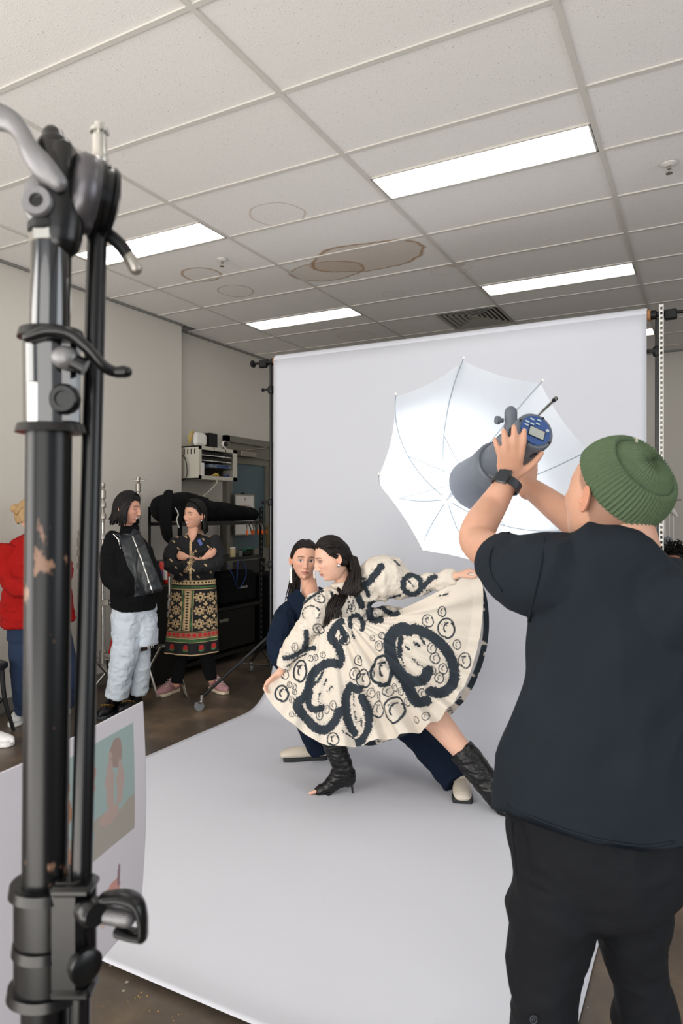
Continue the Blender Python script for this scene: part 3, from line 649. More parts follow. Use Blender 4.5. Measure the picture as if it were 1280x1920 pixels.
def shoe(root, heel, d, L, W, upper, sole, style='sneaker', up=(0, 0, 1), name='shoe', label=None, ank=None, lift=0.0):
    """heel = ground point under the heel, d = horizontal toe direction"""
    d = nrm(d); up = nrm(up); s = np.cross(d, up); heel = np.asarray(heel, float)
    prof = {'sneaker': ([0, .06, .2, .4, .6, .8, .95, 1.0], [.55, .80, .86, .84, .95, 1.0, .72, .35], [.075, .085, .092, .080, .062, .050, .040, .028]),
            'loafer': ([0, .06, .2, .4, .6, .8, .95, 1.0], [.62, .84, .86, .82, .95, 1.0, .92, .84], [.062, .070, .066, .058, .058, .052, .042, .034]),
            'boot': ([0, .06, .2, .4, .6, .8, .95, 1.0], [.6, .82, .9, .86, .98, 1.0, .78, .4], [.10, .11, .12, .095, .07, .058, .048, .032])}[style]
    st = {'sneaker': .026, 'loafer': .030, 'boot': .030}[style]; so = MB(); V = []; n = 24
    def ringsec(t, w, z0, z1, sq):
        return [heel+d*(t*L)+s*(W/2*w*sx)+up*z for (sx, z) in sq]
    ts, ws, hs = prof
    # sole : outline prism
    out = []
    for t, w in zip(ts, ws): out.append((t*L, W/2*w*1.06))
    poly = out+[(x, -y) for x, y in out[::-1]]
    so.prism([(x-.0, y) for x, y in poly], heel+up*.001, d, -s if False else np.cross(up, d), st)
    u = MB(); P = []; R = []
    for t, w, h in zip(ts, ws, hs): P.append(heel+d*(t*L)+up*(st+h*.35)); R.append((W/2*w*.97, h*.62))
    u.tube(P, R, 18, res=3, ref=s, cap='round')
    if ank is not None:
        a = np.asarray(ank, float); u.tube([heel+d*L*.22+up*(st+.03), heel+d*L*.24+up*(st+.075), a], [(W*.36, .048), (W*.36, .043), (.040, .040)], 14, res=3, ref=s, cap='round')
    uv, uf = remesh(u, .0045, 3); uv = clampplane(uv, heel+up*(st-.002), -up)
    sv, sf = remesh(so, .004, 2); sv = clampplane(sv, heel+up*.001, -up)
    o = put(name, uv, uf, upper, root, sharp=None)
    if label: o['label'] = label
    put('sole', sv, sf, sole, o, sharp=50)
    return o
SK = lambda r, g, b: np.array(S(r, g, b)[:3])
def put_body(root, mb, headpart, skin, voxel=.0045, smooth=3, tint=None):
    V, F = remesh(mb, voxel, smooth); C = np.tile(np.array(skin), (len(V), 1))*(1+.03*vnoise(V*40)[:, None])
    if tint is not None: C = tint(V, C)
    if headpart is not None: V2, F2, C2 = headpart; n = len(V); F = np.vstack([F, F2+n]); V = np.vstack([V, V2]); C = np.vstack([C, C2])
    return put('body', V, F, 'skin', root, cols=C, sharp=None)
def cloth(root, name, mb, m, voxel=.006, smooth=4, amp=.004, scale=(9, 9, 9), seed=0, clamps=(), label=None, A=None):
    V, F = remesh(mb, voxel, smooth)
    if amp:
        V = wrinkle(V, F, amp, scale, seed, A); sc2 = np.asarray(scale, float)*2.7; V = wrinkle(V, F, amp*.42, sc2, seed+50, A)
    for p, n in clamps: V = clampplane(V, np.asarray(p), nrm(n))
    o = put(name, V, F, m, root, sharp=None)
    if label: o['label'] = label
    return o, V, F
# ------------------------------------------------------------------ woman in the printed dress
skA = SK(226, 180, 156)
def rot2(v): return v
A0 = cp(640, 1488, 3.66); A0[2] = 0
wa = thing('person', 'woman lunging in a cream dress with dark brushstroke print, spreading its skirt', 'person', A0)
JA = dict(head=cp(630, 1052, 3.66), neck=cp(648, 1100, 3.70), shL=cp(612, 1124, 3.64), shR=cp(690, 1098, 3.74), elL=cp(566, 1188, 3.60), wrL=cp(524, 1262, 3.56), elR=cp(775, 1092, 3.68), wrR=cp(856, 1080, 3.57),
          hipL=cp(660, 1272, 3.68), hipR=cp(705, 1268, 3.76), knL=cp(612, 1338, 3.62), anL=cp(640, 1448, 3.68), knR=cp(858, 1398, 3.56), anR=cp(952, 1520, 3.42))
mb = MB(); skeleton(mb, JA, .93, .88, legs=False)
mb.tube([JA['hipL'], JA['knL'], cp(622, 1392, 3.66), JA['anL']], [.065, .045, .038, .028], 14, res=5, cap='round')
mb.tube([JA['hipR'], cp(790, 1322, 3.66), JA['knR'], cp(900, 1450, 3.50), JA['anR']], [.085, .080, .056, .044, .028], 16, res=5, cap='round')
# left picture hand pinches the skirt low, right picture hand holds it high
hand(mb, JA['wrL'], cv(-.62, -.62, .1), cv(.35, -.5, -.6), cv(-.3, .25, -.9), .80, curl=(.45, .6, .4), thumb=(.7, .5, .4), wr=.025)
hand(mb, JA['wrR'], cv(.90, .42, -.1), cv(.35, -.85, .1), cv(-.2, .2, -.9), .80, curl=(.55, .8, .6), thumb=(.8, .35, .45), wr=.026)
# bare toes in the open boot
for k in range(5): mb.tube([cp(592, 1484, 3.64+.012*k), cp(583-(2-k if k < 3 else 0), 1487, 3.63+.012*k)], [.011-.001*k, .009-.001*k], 8, cap='round')
fA = cv(-.94, -.28, -.24); hv, hf, hc, HA = head(cp(622, 1047, 3.65), fA, cv(-.28, .95, .0), .98, skA, SK(40, 30, 27), lips=(.50, .20, .18), eyes='closed', shadow=.75, brow=(.06, .04, .03))
put_body(wa, mb, (hv, hf, hc), skA, .004)
# hair : wet and slicked back, falling behind the ear and over the front shoulder
cv_, cf_ = hair_cap(HA, 'slick', 1.06); rr = np.random.default_rng(3); st = []; en = []; tl = []
for i in range(170):
    a = rr.uniform(-1.75, 1.75); z = np.interp(abs(math.degrees(a)), HL_A, [.078, .076, .060, .022, -.004, -.055, -.080])+rr.uniform(0, .03)
    u = np.array([math.sin(a)*math.sqrt(max(0, 1-(z/.119)**2)), math.cos(a)*math.sqrt(max(0, 1-(z/.119)**2)), z/.119]); st.append(u)
    x = np.clip(math.sin(a)*.5+rr.normal(0, .15), -.8, .8); en.append((x, -.85, -.35+rr.normal(0, .12)))
    L = rr.uniform(.05, .20); q = cv(rr.normal(.05, .10), -1, rr.normal(0, .12)); tl.append([q*L*.45+cv(.5, 0, 0)*.01, q*L+cv(1, 0, 0)*.008])
hm = locks(HA, st, en, tl, .0075, 5, mid=(0, -.15, .45))
for i in range(36):         # front bunch in front of the neck
    u = rr.uniform(0, 1); x0 = 614+26*u; hm.tube([cp(640+rr.normal(0, 5), 1082, 3.70), cp(x0+16, 1108, 3.62+.04*u), cp(x0-2, 1138+rr.normal(0, 4), 3.54+.03*u), cp(x0-12+14*u, 1165+rr.normal(0, 9), 3.55)], [.009, .008, .006, .002], 6, res=3)
for i in range(60):         # loop of hair lying on the picture-right shoulder
    u = rr.uniform(0, 1); q = lambda s_=2.5: rr.normal(0, s_); hm.tube([cp(655+12*u+q(1), 1040+6*u, 3.66), cp(662+10*u+q(2), 1068+q(3), 3.62), cp(652+26*u+q(), 1092+q(3), 3.58), cp(644+34*u+q(), 1108+q(3), 3.565), cp(656+22*u+q(3), 1114-8*u+q(3), 3.57)], [.008, .009, .008, .006, .002], 6, res=3)
V1 = np.array(hm.V); 
h_ = MB(); h_.V = list(cv_)+list(V1); h_.F = [tuple(f) for f in cf_]+[tuple(i+len(cv_) for i in f) for f in hm.F]
h_.put('hair', 'hair_dark', wa, sharp=None)
e0 = hp(HA, (-.084, -.006, -.040)); e1 = hp(HA, (.084, -.006, -.040))
for e in (e0, e1):
    er = MB(); er.ell(e, (.007, .005, .010), None, 10, 8)
    for k in range(5): er.ell(e+rng.normal(0, .004, 3), (.006, .004, .007), None, 8, 6)
    er.put('earring', 'silver', wa)
# boots
def heel_boot(pts, rad, heel, name, label):
    b = MB(); b.tube(pts, rad, 18, res=5, cap='round'); V, F = remesh(b, .004, 3)
    V = wrinkle(V, F, .005, (30, 30, 45), 5); V[:, 2] = np.maximum(V[:, 2], .004); o = put('boot', V, F, 'black_leather', wa, sharp=None); o['label'] = label
    if heel is not None: h = MB(); h.tube(heel, [.013, .006, .0045, .006], 10); h.put('heel', 'black_sole', o)
    return o
b = MB(); c = lambda x, y, d=3.66: cp(x, y, d)
b.tube([c(597, 1482), c(610, 1477), c(630, 1467), c(650, 1457)], [(.034, .020), (.036, .030), (.032, .036), (.030, .034)], 18, res=4, ref=FW, cap='round')
b.tube([c(650, 1460), c(644, 1440), c(634, 1415), c(624, 1388), c(616, 1360)], [.040, .050, .055, .059, .062], 18, res=4, cap='round'); b.tube([c(656, 1462), c(655, 1450)], [.028, .032], 14, cap='round')
b.tube([c(620, 1472), c(642, 1438)], [.034, .044], 14, cap='round')
b.tube([c(580, 1493), c(606, 1492), c(626, 1482)], [(.036, .004), (.038, .005), (.030, .006)], 14, res=3, ref=FW)
V, F = remesh(b, .004, 3); V = wrinkle(V, F, .0045, (16, 16, 55), 5); V[:, 2] = np.maximum(V[:, 2], .003); o = put('boot', V, F, 'black_leather', wa, sharp=None); o['label'] = 'black open-toe stretch heeled boot, front foot'
hb = MB(); hb.tube([c(655, 1466), c(660, 1476), c(661, 1487)], [.013, .006, .0055], 10, cap='flat'); hb.put('heel', 'black_sole', o)
b = MB(); q = [cp(864, 1406, 3.555), cp(884, 1430, 3.53), cp(912, 1467, 3.49), cp(938, 1502, 3.45), cp(958, 1530, 3.41)]
b.tube(q, [.068, .068, .062, .054, .050], 18, res=4, cap='flat')
b.tube([cp(955, 1522, 3.42), cp(975, 1545, 3.36), cp(1004, 1562, 3.28), cp(1024, 1565, 3.24)], [(.038, .04), (.036, .034), (.040, .022), (.034, .012)], 16, res=3, ref=RT*.5+FW*.8, cap='round')
V, F = remesh(b, .004, 2); V = wrinkle(V, F, .005, (18, 18, 40), 9); V[:, 2] = np.maximum(V[:, 2], .003); o = put('boot', V, F, 'black_leather', wa, sharp=None); o['label'] = 'black stretch boot on the stretched back leg'
hb = MB(); hb.tube([cp(950, 1545, 3.45), cp(945, 1560, 3.47)], [.010, .005], 10); hb.put('heel', 'black_sole', o)

# --- the print: brush strokes laid out on the cloth (coordinates are positions on the flat fan of the skirt)
def P4(l): return [(470+a/2.612, 970+b_/2.612) for a, b_ in l]
STR = []
def stroke(pts, w, jag=2.2): STR.append((np.array(P4(pts)), w*(1.18 if w > 18 else .82)/2.612, jag*1.15))
def arc(cx, cy, rx, ry, a0, a1, rot=0, n=14):
    t = np.radians(np.linspace(a0, a1, n)); x = rx*np.cos(t); y = ry*np.sin(t); c_, s_ = math.cos(rot), math.sin(rot)
    return [(cx+x_*c_-y_*s_, cy+x_*s_+y_*c_) for x_, y_ in zip(x, y)]
def swirl(cx, cy, rx, ry, rot=.2, w=5, jag=.5):
    k = (cx*7+cy*3) % 5; stroke(arc(cx, cy, rx, ry, 75, 345, rot), w, jag); stroke(arc(cx+rx*.30, cy+ry*.30, rx*.80, ry*.85, -75, 95+12*k, rot), w*1.15, jag)
    stroke(arc(cx+rx*.18, cy-ry*.02, rx*.42, ry*.50, 100, 262, rot), w*.9, jag)
    if rx > 22: stroke([(cx-rx*.45, cy-ry*.35), (cx-rx*.1, cy-ry*.5), (cx+rx*.1, cy-ry*.25)], w*.45, 2.5)
# large right figure
stroke([(775, 555), (735, 545), (695, 570), (680, 620), (690, 690), (715, 745), (745, 775)], 52); stroke([(745, 775), (790, 800), (835, 800), (862, 775), (868, 752)], 46)
stroke([(735, 770), (765, 820), (790, 870), (815, 905), (862, 897)], 44); stroke([(800, 545), (855, 565), (915, 605), (960, 655), (990, 720), (995, 790), (970, 840), (925, 860), (880, 853)], 44)
stroke([(735, 590), (728, 640), (730, 680)], 22); stroke([(820, 560), (850, 620)], 16); stroke([(760, 635), (775, 650)], 14, 3); stroke([(800, 615), (822, 630)], 14, 3); stroke([(790, 690), (820, 720), (850, 735)], 6, 3); stroke([(700, 620), (735, 680), (750, 730)], 7, 3)
# left figure
stroke([(430, 720), (385, 712), (335, 735), (300, 775), (285, 830), (262, 880), (232, 905), (230, 935), (262, 975), (305, 1020), (350, 1042), (395, 1020), (425, 975), (432, 950)], 38)
stroke([(290, 850), (282, 900), (300, 940), (345, 935)], 28); stroke([(350, 760), (330, 800), (290, 830)], 18); stroke([(370, 790), (360, 820)], 10, 3); stroke([(395, 830), (380, 850)], 12, 3); stroke([(340, 860), (330, 900), (360, 920)], 7, 3); stroke([(230, 890), (270, 960), (300, 1000)], 16)
# centre figure
stroke([(485, 825), (466, 880), (466, 950), (480, 1010), (505, 1055)], 34); stroke([(485, 830), (530, 845)], 36); stroke([(545, 880), (575, 950), (580, 1020), (560, 1070), (525, 1100)], 34); stroke([(505, 860), (500, 930), (515, 1000)], 6, 3); stroke([(525, 1000), (545, 990), (540, 1020)], 10, 3); stroke([(450, 1045), (490, 1075), (520, 1095)], 8)
# bodice and upper shapes
stroke([(440, 510), (400, 560), (395, 595), (432, 640), (445, 690)], 34); stroke([(445, 545), (462, 590), (440, 610)], 26); stroke([(485, 530), (490, 490), (525, 480), (550, 520), (545, 550)], 20); stroke([(485, 530), (505, 590)], 12)
stroke([(590, 430), (580, 470), (600, 505), (635, 500)], 30); stroke([(520, 380), (545, 435)], 30); stroke([(395, 365), (400, 400), (385, 430), (392, 470)], 16); stroke([(470, 380), (480, 430), (470, 470)], 8, 3); stroke([(430, 390), (420, 440)], 8, 3); stroke([(500, 410), (490, 460)], 8, 3)
stroke([(600, 420), (640, 440), (690, 475), (720, 470)], 22); stroke([(505, 350), (560, 330), (600, 290), (640, 240)], 30); stroke([(560, 300), (520, 300)], 18); stroke([(560, 345), (575, 380)], 20)
# right sleeve
stroke(arc(790, 330, 45, 48, 0, 360), 24); stroke([(770, 310), (800, 345)], 7, 3); stroke([(845, 340), (880, 300), (905, 292)], 24); stroke([(835, 370), (870, 355), (880, 365)], 5); stroke([(680, 395), (730, 380)], 16); stroke([(705, 215), (730, 235)], 10); stroke([(925, 385), (965, 375)], 12)
# left sleeve
stroke([(240, 445), (270, 410), (320, 375), (350, 360)], 16); stroke(arc(295, 470, 42, 36, 150, 400), 9); stroke([(270, 560), (275, 600), (262, 640)], 24); stroke([(165, 690), (210, 680), (260, 650), (310, 640)], 22); stroke([(180, 730), (230, 690), (270, 670)], 10); stroke([(320, 540), (340, 570), (310, 580)], 9)
for (x, y, a, b_, w) in [(640, 745, 46, 68, 16), (955, 540, 38, 45, 10), (865, 505, 26, 28, 6), (935, 460, 18, 24, 6), (1008, 622, 18, 22, 5), (1045, 698, 28, 34, 7), (885, 640, 20, 25, 6), (900, 688, 22, 25, 6), (940, 740, 20, 24, 6), (890, 750, 14, 17, 5), (922, 785, 20, 24, 6), (838, 865, 22, 26, 6), (617, 938, 24, 38, 7), (670, 848, 20, 25, 5), (702, 832, 14, 18, 5), (735, 852, 14, 18, 5), (765, 903, 16, 20, 5), (583, 858, 18, 22, 5), (628, 875, 10, 22, 5), (626, 628, 18, 24, 5), (640, 578, 14, 16, 5), (595, 590, 11, 14, 4), (402, 1085, 28, 30, 8), (240, 750, 28, 50, 11), (165, 768, 18, 22, 5), (150, 860, 30, 36, 12), (212, 828, 10, 14, 4), (214, 855, 10, 12, 4), (200, 892, 11, 14, 4), (292, 690, 12, 14, 4), (316, 685, 12, 14, 4), (352, 672, 12, 14, 4), (230, 962, 12, 14, 4), (200, 965, 11, 12, 4), (188, 818, 10, 14, 4), (525, 700, 20, 24, 6), (508, 765, 22, 28, 6), (550, 785, 30, 42, 9), (592, 768, 14, 20, 5), (402, 920, 16, 22, 5), (370, 940, 12, 20, 4), (336, 965, 14, 25, 5), (805, 990, 14, 14, 4), (858, 975, 16, 20, 5), (700, 940, 42, 60, 12), (458, 590, 24, 30, 6), (335, 395, 26, 20, 7), (330, 545, 26, 22, 6), (215, 635, 14, 20, 5), (560, 490, 10, 18, 4), (495, 440, 14, 18, 4), (600, 480, 16, 14, 4), (1125, 710, 18, 16, 6), (310, 640, 9, 11, 3)]:
    swirl(x, y, a, b_, .25, w)
CREAM = SK(219, 209, 195); INK = SK(36, 46, 54)
def printcol(px, py, jagk=1.0):
    n = len(px); P = np.c_[px, py, np.zeros(n)]; j1 = vnoise(P*.45); j2 = vnoise(P*1.1, 3); m = np.zeros(n)
    for pts, w, jag in STR:
        lo = pts.min(0)-w-4; hi = pts.max(0)+w+4; k = np.where((px > lo[0]) & (px < hi[0]) & (py > lo[1]) & (py < hi[1]))[0]
        if len(k) == 0: continue
        x = px[k]; y = py[k]; dm = np.full(len(k), 1e9)
        if len(pts) > 2:
            pp = catmull(pts, 3)
        else: pp = pts
        for a, b_ in zip(pp[:-1], pp[1:]):
            ab = b_-a; L = ab@ab+1e-9; t = np.clip(((x-a[0])*ab[0]+(y-a[1])*ab[1])/L, 0, 1); dm = np.minimum(dm, np.hypot(x-a[0]-t*ab[0], y-a[1]-t*ab[1]))
        e = w/2-dm+(j1[k]*jag*.55+j2[k]*jag*.45)*jagk; m[k] = np.maximum(m[k], np.clip(e/.7+.5, 0, 1))
        if jag > 1.5:       # pale halo with hairy edge of ink
            h = np.abs(dm-w/2-3.2-j1[k]*2.2); m[k] = np.maximum(m[k], np.clip(.55-h, 0, .6)*(j2[k] > -.1))
    base = CREAM[None, :]*(1+.03*vnoise(P*.9, 8)[:, None]); return base*(1-m[:, None])+INK*m[:, None]
# skirt : one front fan and one back fan, gathered at the yoke
def fan(Tp, Hp, nu, nv, bulge, fold, seed, cen=.45, back=False):
    T = catmull(np.array(Tp, float), 12); H = catmull(np.array(Hp, float), 12); u = np.linspace(0, 1, nu)
    def samp(C): L = np.r_[0, np.cumsum(np.hypot(np.diff(C[:, 0]), np.diff(C[:, 1])))]; L /= L[-1]; return np.stack([np.interp(u, L, C[:, k]) for k in range(3)], 1)
    T = samp(T); H = samp(H); v = np.linspace(0, 1, nv)[:, None, None]
    P = T[None]*(1-v)+H[None]*v; vv = v[..., 0]; uu = u[None, :]
    edge = np.minimum(1, np.minimum(uu, 1-uu)/.08)
    sag = np.sin(np.pi*vv)*((np.abs(uu-.5)*2)**3)*6; P[..., 1] += sag
    g = np.exp(-((uu-cen)/.16)**2)
    fo = fold*vv**.8*edge*((.30+1.1*g)*np.sin(2*np.pi*(uu*15+.5*np.sin(uu*9)+seed))+.5*np.sin(2*np.pi*uu*6+seed)*(1-.5*g)+.25*np.sin(2*np.pi*uu*33+seed)*g)
    P[..., 2] += -bulge*np.sin(np.pi*np.clip(vv*1.1, 0, 1))*edge+fo
    P[..., 0] += fo*120*g; P[..., 1] += np.where(vv > .9, (vv-.9)*10, 0)*fo*110
    return P.reshape(-1, 3)
def to_world(P): return np.array([0, 0, CAMZ])+P[:, 2:3]*FW+((P[:, 0:1]-640)/FPX*P[:, 2:3])*RT+((960-P[:, 1:2])/FPX*P[:, 2:3])*UP
Hf = [(492, 1290, 3.56), (505, 1313, 3.54), (530, 1343, 3.52), (560, 1367, 3.50), (592, 1388, 3.48), (625, 1399, 3.47), (655, 1401, 3.46), (692, 1392, 3.46), (730, 1383, 3.44), (765, 1378, 3.42), (800, 1362, 3.42), (827, 1343, 3.43), (852, 1315, 3.46), (876, 1272, 3.49), (895, 1215, 3.52), (904, 1155, 3.54), (905, 1105, 3.54), (897, 1066, 3.53)]
Tf = [(596, 1182, 3.59), (612, 1166, 3.56), (640, 1158, 3.55), (666, 1160, 3.58), (694, 1166, 3.66)]
NU, NV = 470, 300; Pf = fan(Tf, Hf, NU, NV, .05, .024, .3)
gx = to_world(Pf); flat = fan(Tf, Hf, NU, NV, 0, 0, 0)   # print sits on the flat pattern
sk = put('skirt', gx, grid_faces(NU, NV), 'painted', wa, cols=printcol(flat[:, 0], flat[:, 1]), sharp=None); sk['label'] = 'cream skirt front with bold dark swirling brush strokes'
Hb = [(492, 1290, 3.57), (520, 1330, 3.70), (570, 1366, 3.80), (640, 1386, 3.84), (697, 1397, 3.84), (760, 1378, 3.84), (812, 1356, 3.84), (850, 1336, 3.84), (882, 1296, 3.82), (906, 1240, 3.79), (916, 1185, 3.74), (914, 1130, 3.67), (903, 1090, 3.60), (898, 1066, 3.54)]
Tb = [(600, 1184, 3.72), (625, 1175, 3.82), (650, 1170, 3.85), (675, 1170, 3.84), (698, 1168, 3.76)]
NU2, NV2 = 300, 120; Pb = fan(Tb, Hb, NU2, NV2, -.03, .008, 1.1); fb = fan(Tb, Hb, NU2, NV2, 0, 0, 0)
vv = np.repeat(np.linspace(0, 1, NV2), NU2); cb = np.tile(SK(220, 217, 216), (NU2*NV2, 1)); pc = printcol(fb[:, 0]*1.0-12, fb[:, 1]-190+0*vv)
k = vv > .955; cb[k] = pc[k]; tl_ = np.tile(np.linspace(0, 1, NU2), NV2); stripe = (vnoise(np.c_[tl_*34, vv*6, tl_*0], 5)+.35*vnoise(np.c_[tl_*160, vv*30, tl_*0], 6) > .12) & k; cb[stripe] = INK
sb = put('skirt_back', to_world(Pb), grid_faces(NU2, NV2), 'painted', wa, cols=cb, sharp=None); sb['label'] = 'white-lined back of the skirt with a printed hem band'
# bodice, collar and sleeves
b = MB(); b.tube([cp(648, 1180, 3.70), cp(648, 1150, 3.70), cp(646, 1125, 3.69), cp(648, 1110, 3.69)], [(.155, .105), (.145, .105), (.125, .09), (.07, .06)], 20, res=4, ref=JA['shR']-JA['shL'], cap='round')
b.tube([cp(646, 1118, 3.69), cp(638, 1092, 3.68)], [.058, .052], 18, cap='flat')
b.tube([cp(680, 1112, 3.70), cp(702, 1090, 3.71), cp(726, 1084, 3.70), cp(748, 1094, 3.69)], [.07, .105, .115, .075], 20, res=5, cap='round')
b.tube([cp(740, 1096, 3.69), cp(790, 1096, 3.66), cp(830, 1088, 3.61), cp(852, 1083, 3.585)], [.060, .050, .041, .036], 18, res=4, cap='flat')
b.tube([cp(622, 1122, 3.64), cp(604, 1134, 3.62), cp(591, 1152, 3.60), cp(582, 1174, 3.60)], [.055, .072, .072, .055], 20, res=5, cap='round')
b.tube([cp(582, 1170, 3.60), cp(560, 1200, 3.59), cp(540, 1232, 3.57), cp(528, 1252, 3.56)], [.060, .052, .040, .036], 18, res=4, cap='flat')
b.tube([cp(665, 1165, 3.70), cp(715, 1150, 3.74), cp(748, 1147, 3.78)], [.06, .03, .012], 12, res=3, cap='round')
V, F = remesh(b, .004, 4); V = wrinkle(V, F, .012, (11, 11, 11), 21); V = wrinkle(V, F, .006, (26, 26, 18), 22)
x, y = project(V); o = put('bodice', V, F, 'painted', wa, cols=printcol(x, y), sharp=None); o['label'] = 'high-necked bodice with puffed printed sleeves'

# ------------------------------------------------------------------ woman in navy
skB = SK(222, 172, 148)
wb_ = thing('person', 'woman with wet dark hair in a navy shirt, crouching behind the printed dress', 'person', cp(640, 1440, 4.1)*[1, 1, 0])
JB = dict(head=cp(575, 1056, 4.02), neck=cp(580, 1103, 4.00), shL=cp(546, 1146, 4.03), shR=cp(632, 1130, 4.10), elL=cp(520, 1215, 4.00), wrL=cp(560, 1262, 3.92), elR=cp(690, 1190, 4.15), wrR=cp(700, 1240, 4.10), hipL=cp(640, 1275, 4.16), hipR=cp(690, 1270, 4.16), knL=cp(585, 1350, 4.08), anL=cp(606, 1405, 4.18), knR=cp(782, 1385, 3.98), anR=cp(862, 1462, 3.70))
mb = MB(); skeleton(mb, JB, .95, .9, legs=True)
hand(mb, JB['wrL'], cv(.6, -.5, -.1), cv(.2, .1, 1), cv(-.3, .8, 0), .85); hand(mb, JB['wrR'], cv(.1, -1, 0), cv(-.2, .1, 1), cv(-1, 0, 0), .85)
hv, hf, hc, HB = head(cp(571, 1050, 3.96), cv(.16, -.02, -1), cv(.06, 1, .03), .96, skB, SK(36, 28, 26), lips=(.50, .20, .18), eyes='open', shadow=.35)
def tintB(V, C): return C
put_body(wb_, mb, (hv, hf, hc), skB, .0045)
cv_, cf_ = hair_cap(HB, 'slick', 1.05); st = []; en = []; tl = []; rr = np.random.default_rng(8)
for i in range(170):
    a = rr.uniform(-1.7, 1.7); z = np.interp(abs(math.degrees(a)), HL_A, [.078, .076, .060, .022, -.004, -.055, -.080])+rr.uniform(0, .03)
    q = math.sqrt(max(0, 1-(z/.119)**2)); st.append((math.sin(a)*q, math.cos(a)*q, z/.119)); sg = 1 if a > 0 else -1
    en.append((sg*rr.uniform(.1, .75), -.75, -.35+rr.normal(0, .12))); L = rr.uniform(.10, .22); dn = cv(-.12*sg*(-1 if False else 1)+rr.normal(-.05, .05), -1, .05); tl.append([dn*L*.5, dn*L])
hm = locks(HB, st, en, tl, .0075, 6, mid=(0, -.15, .45)); h_ = MB(); h_.V = list(cv_)+list(hm.V); h_.F = [tuple(f) for f in cf_]+[tuple(i+len(cv_) for i in f) for f in hm.F]
h_.put('hair', 'hair_dark', wb_, sharp=None)
for px_, ln in ((545, 27), (588.5, 18)):
    e = MB(); 
    for k in (-.004, 0, .004): e.tube([cp(px_, 1066, 3.93)+[k, 0, 0], cp(px_+.6, 1066+ln, 3.93)+[k*1.3, 0, 0]], .0018, 6)
    e.put('earring', 'silver', wb_)
b = MB(); ref = JB['shR']-JB['shL']
b.tube([cp(655, 1262, 4.12), cp(630, 1215, 4.08), cp(600, 1165, 4.04), cp(586, 1130, 4.03), cp(582, 1112, 4.02)], [(.16, .12), (.145, .11), (.145, .10), (.115, .07), (.06, .05)], 20, res=4, ref=ref, cap='flat')
b.tube([cp(552, 1142, 4.02), cp(535, 1165, 4.00), cp(528, 1205, 3.99), cp(532, 1236, 3.97), cp(552, 1256, 3.94)], [.055, .072, .076, .062, .036], 18, res=4, cap='flat')
b.tube([cp(632, 1140, 4.10), cp(662, 1165, 4.14), cp(688, 1195, 4.16), cp(700, 1232, 4.1)], [.06, .07, .055, .035], 16, res=4, cap='flat')
V, F = remesh(b, .005, 4); V = wrinkle(V, F, .012, (9, 9, 7), 31); V = wrinkle(V, F, .005, (24, 24, 15), 32)
# open neckline: push the cloth back behind the chest skin inside the V
x, y = project(V); Vn = [(566, 1098), (600, 1098), (596, 1122), (582, 1136), (568, 1120)]
k = inpoly(x, y, Vn); V[k] += FW*.07; o = put('shirt', V, F, 'navy', wb_, sharp=None)
chest = MB(); chest.tube([cp(582, 1098, 3.98), cp(583, 1118, 3.955), cp(584, 1142, 3.95)], [(.038, .035), (.046, .03), (.034, .02)], 16, res=3, ref=ref, cap='round')
V2, F2 = remesh(chest, .005, 2); put('chest', V2, F2, 'skin', wb_, cols=np.tile(skB, (len(V2), 1)), sharp=None)
for poly3 in ([(556, 1104), (568, 1116), (582, 1140), (572, 1168), (548, 1140), (536, 1120)], [(598, 1100), (612, 1106), (622, 1130), (604, 1160), (584, 1142), (596, 1122)]):
    pts = [cp(px, py, 3.925-.0010*(py-1100)) for px, py in poly3]; l = MB(); cen = np.mean(pts, 0)
    l.V = [p for p in pts]+[p+FW*.012 for p in pts]; n = len(pts); l.F = [tuple(range(n)), tuple(range(2*n-1, n-1, -1))]+[(i, i+n, (i+1) % n+n, (i+1) % n) for i in range(n)]
    l.put('lapel', 'navy', wb_, sharp=30)
bt = MB().lathe(cp(552, 1175, 3.905), -FW, [(0, .007), (.003, .007)], 12).put('button', 'black_plastic', wb_)
b = MB(); b.tube([cp(625, 1262, 4.16), cp(700, 1262, 4.18)], [.12, .12], 16, cap='round')
b.tube([JB['hipL'], JB['knL'], cp(592, 1385, 4.13), cp(598, 1402, 4.16)], [.11, .085, .072, .070], 18, res=5, cap='flat')
b.tube([JB['hipR'], cp(740, 1325, 4.07), cp(800, 1395, 3.90), cp(840, 1442, 3.77), cp(858, 1466, 3.71)], [.12, .105, .085, .082, .080], 18, res=5, cap='flat')
cloth(wb_, 'trousers', b, 'navy_trouser', .006, 4, .008, (8, 8, 8), 33)
shoe(wb_, cp(613, 1424, 4.19)*[1, 1, 0], cv(-1, 0, -.12), .265, .095, 'white_leather', 'black_sole', 'loafer', label='cream square-toed loafer with thick black sole', ank=cp(603, 1404, 4.17))
shoe(wb_, cp(864, 1470, 3.80)*[1, 1, 0], cv(-.14, 0, -1), .27, .105, 'white_leather', 'black_sole', 'loafer', label='cream square-toed loafer seen from the front', ank=cp(862, 1462, 3.70))
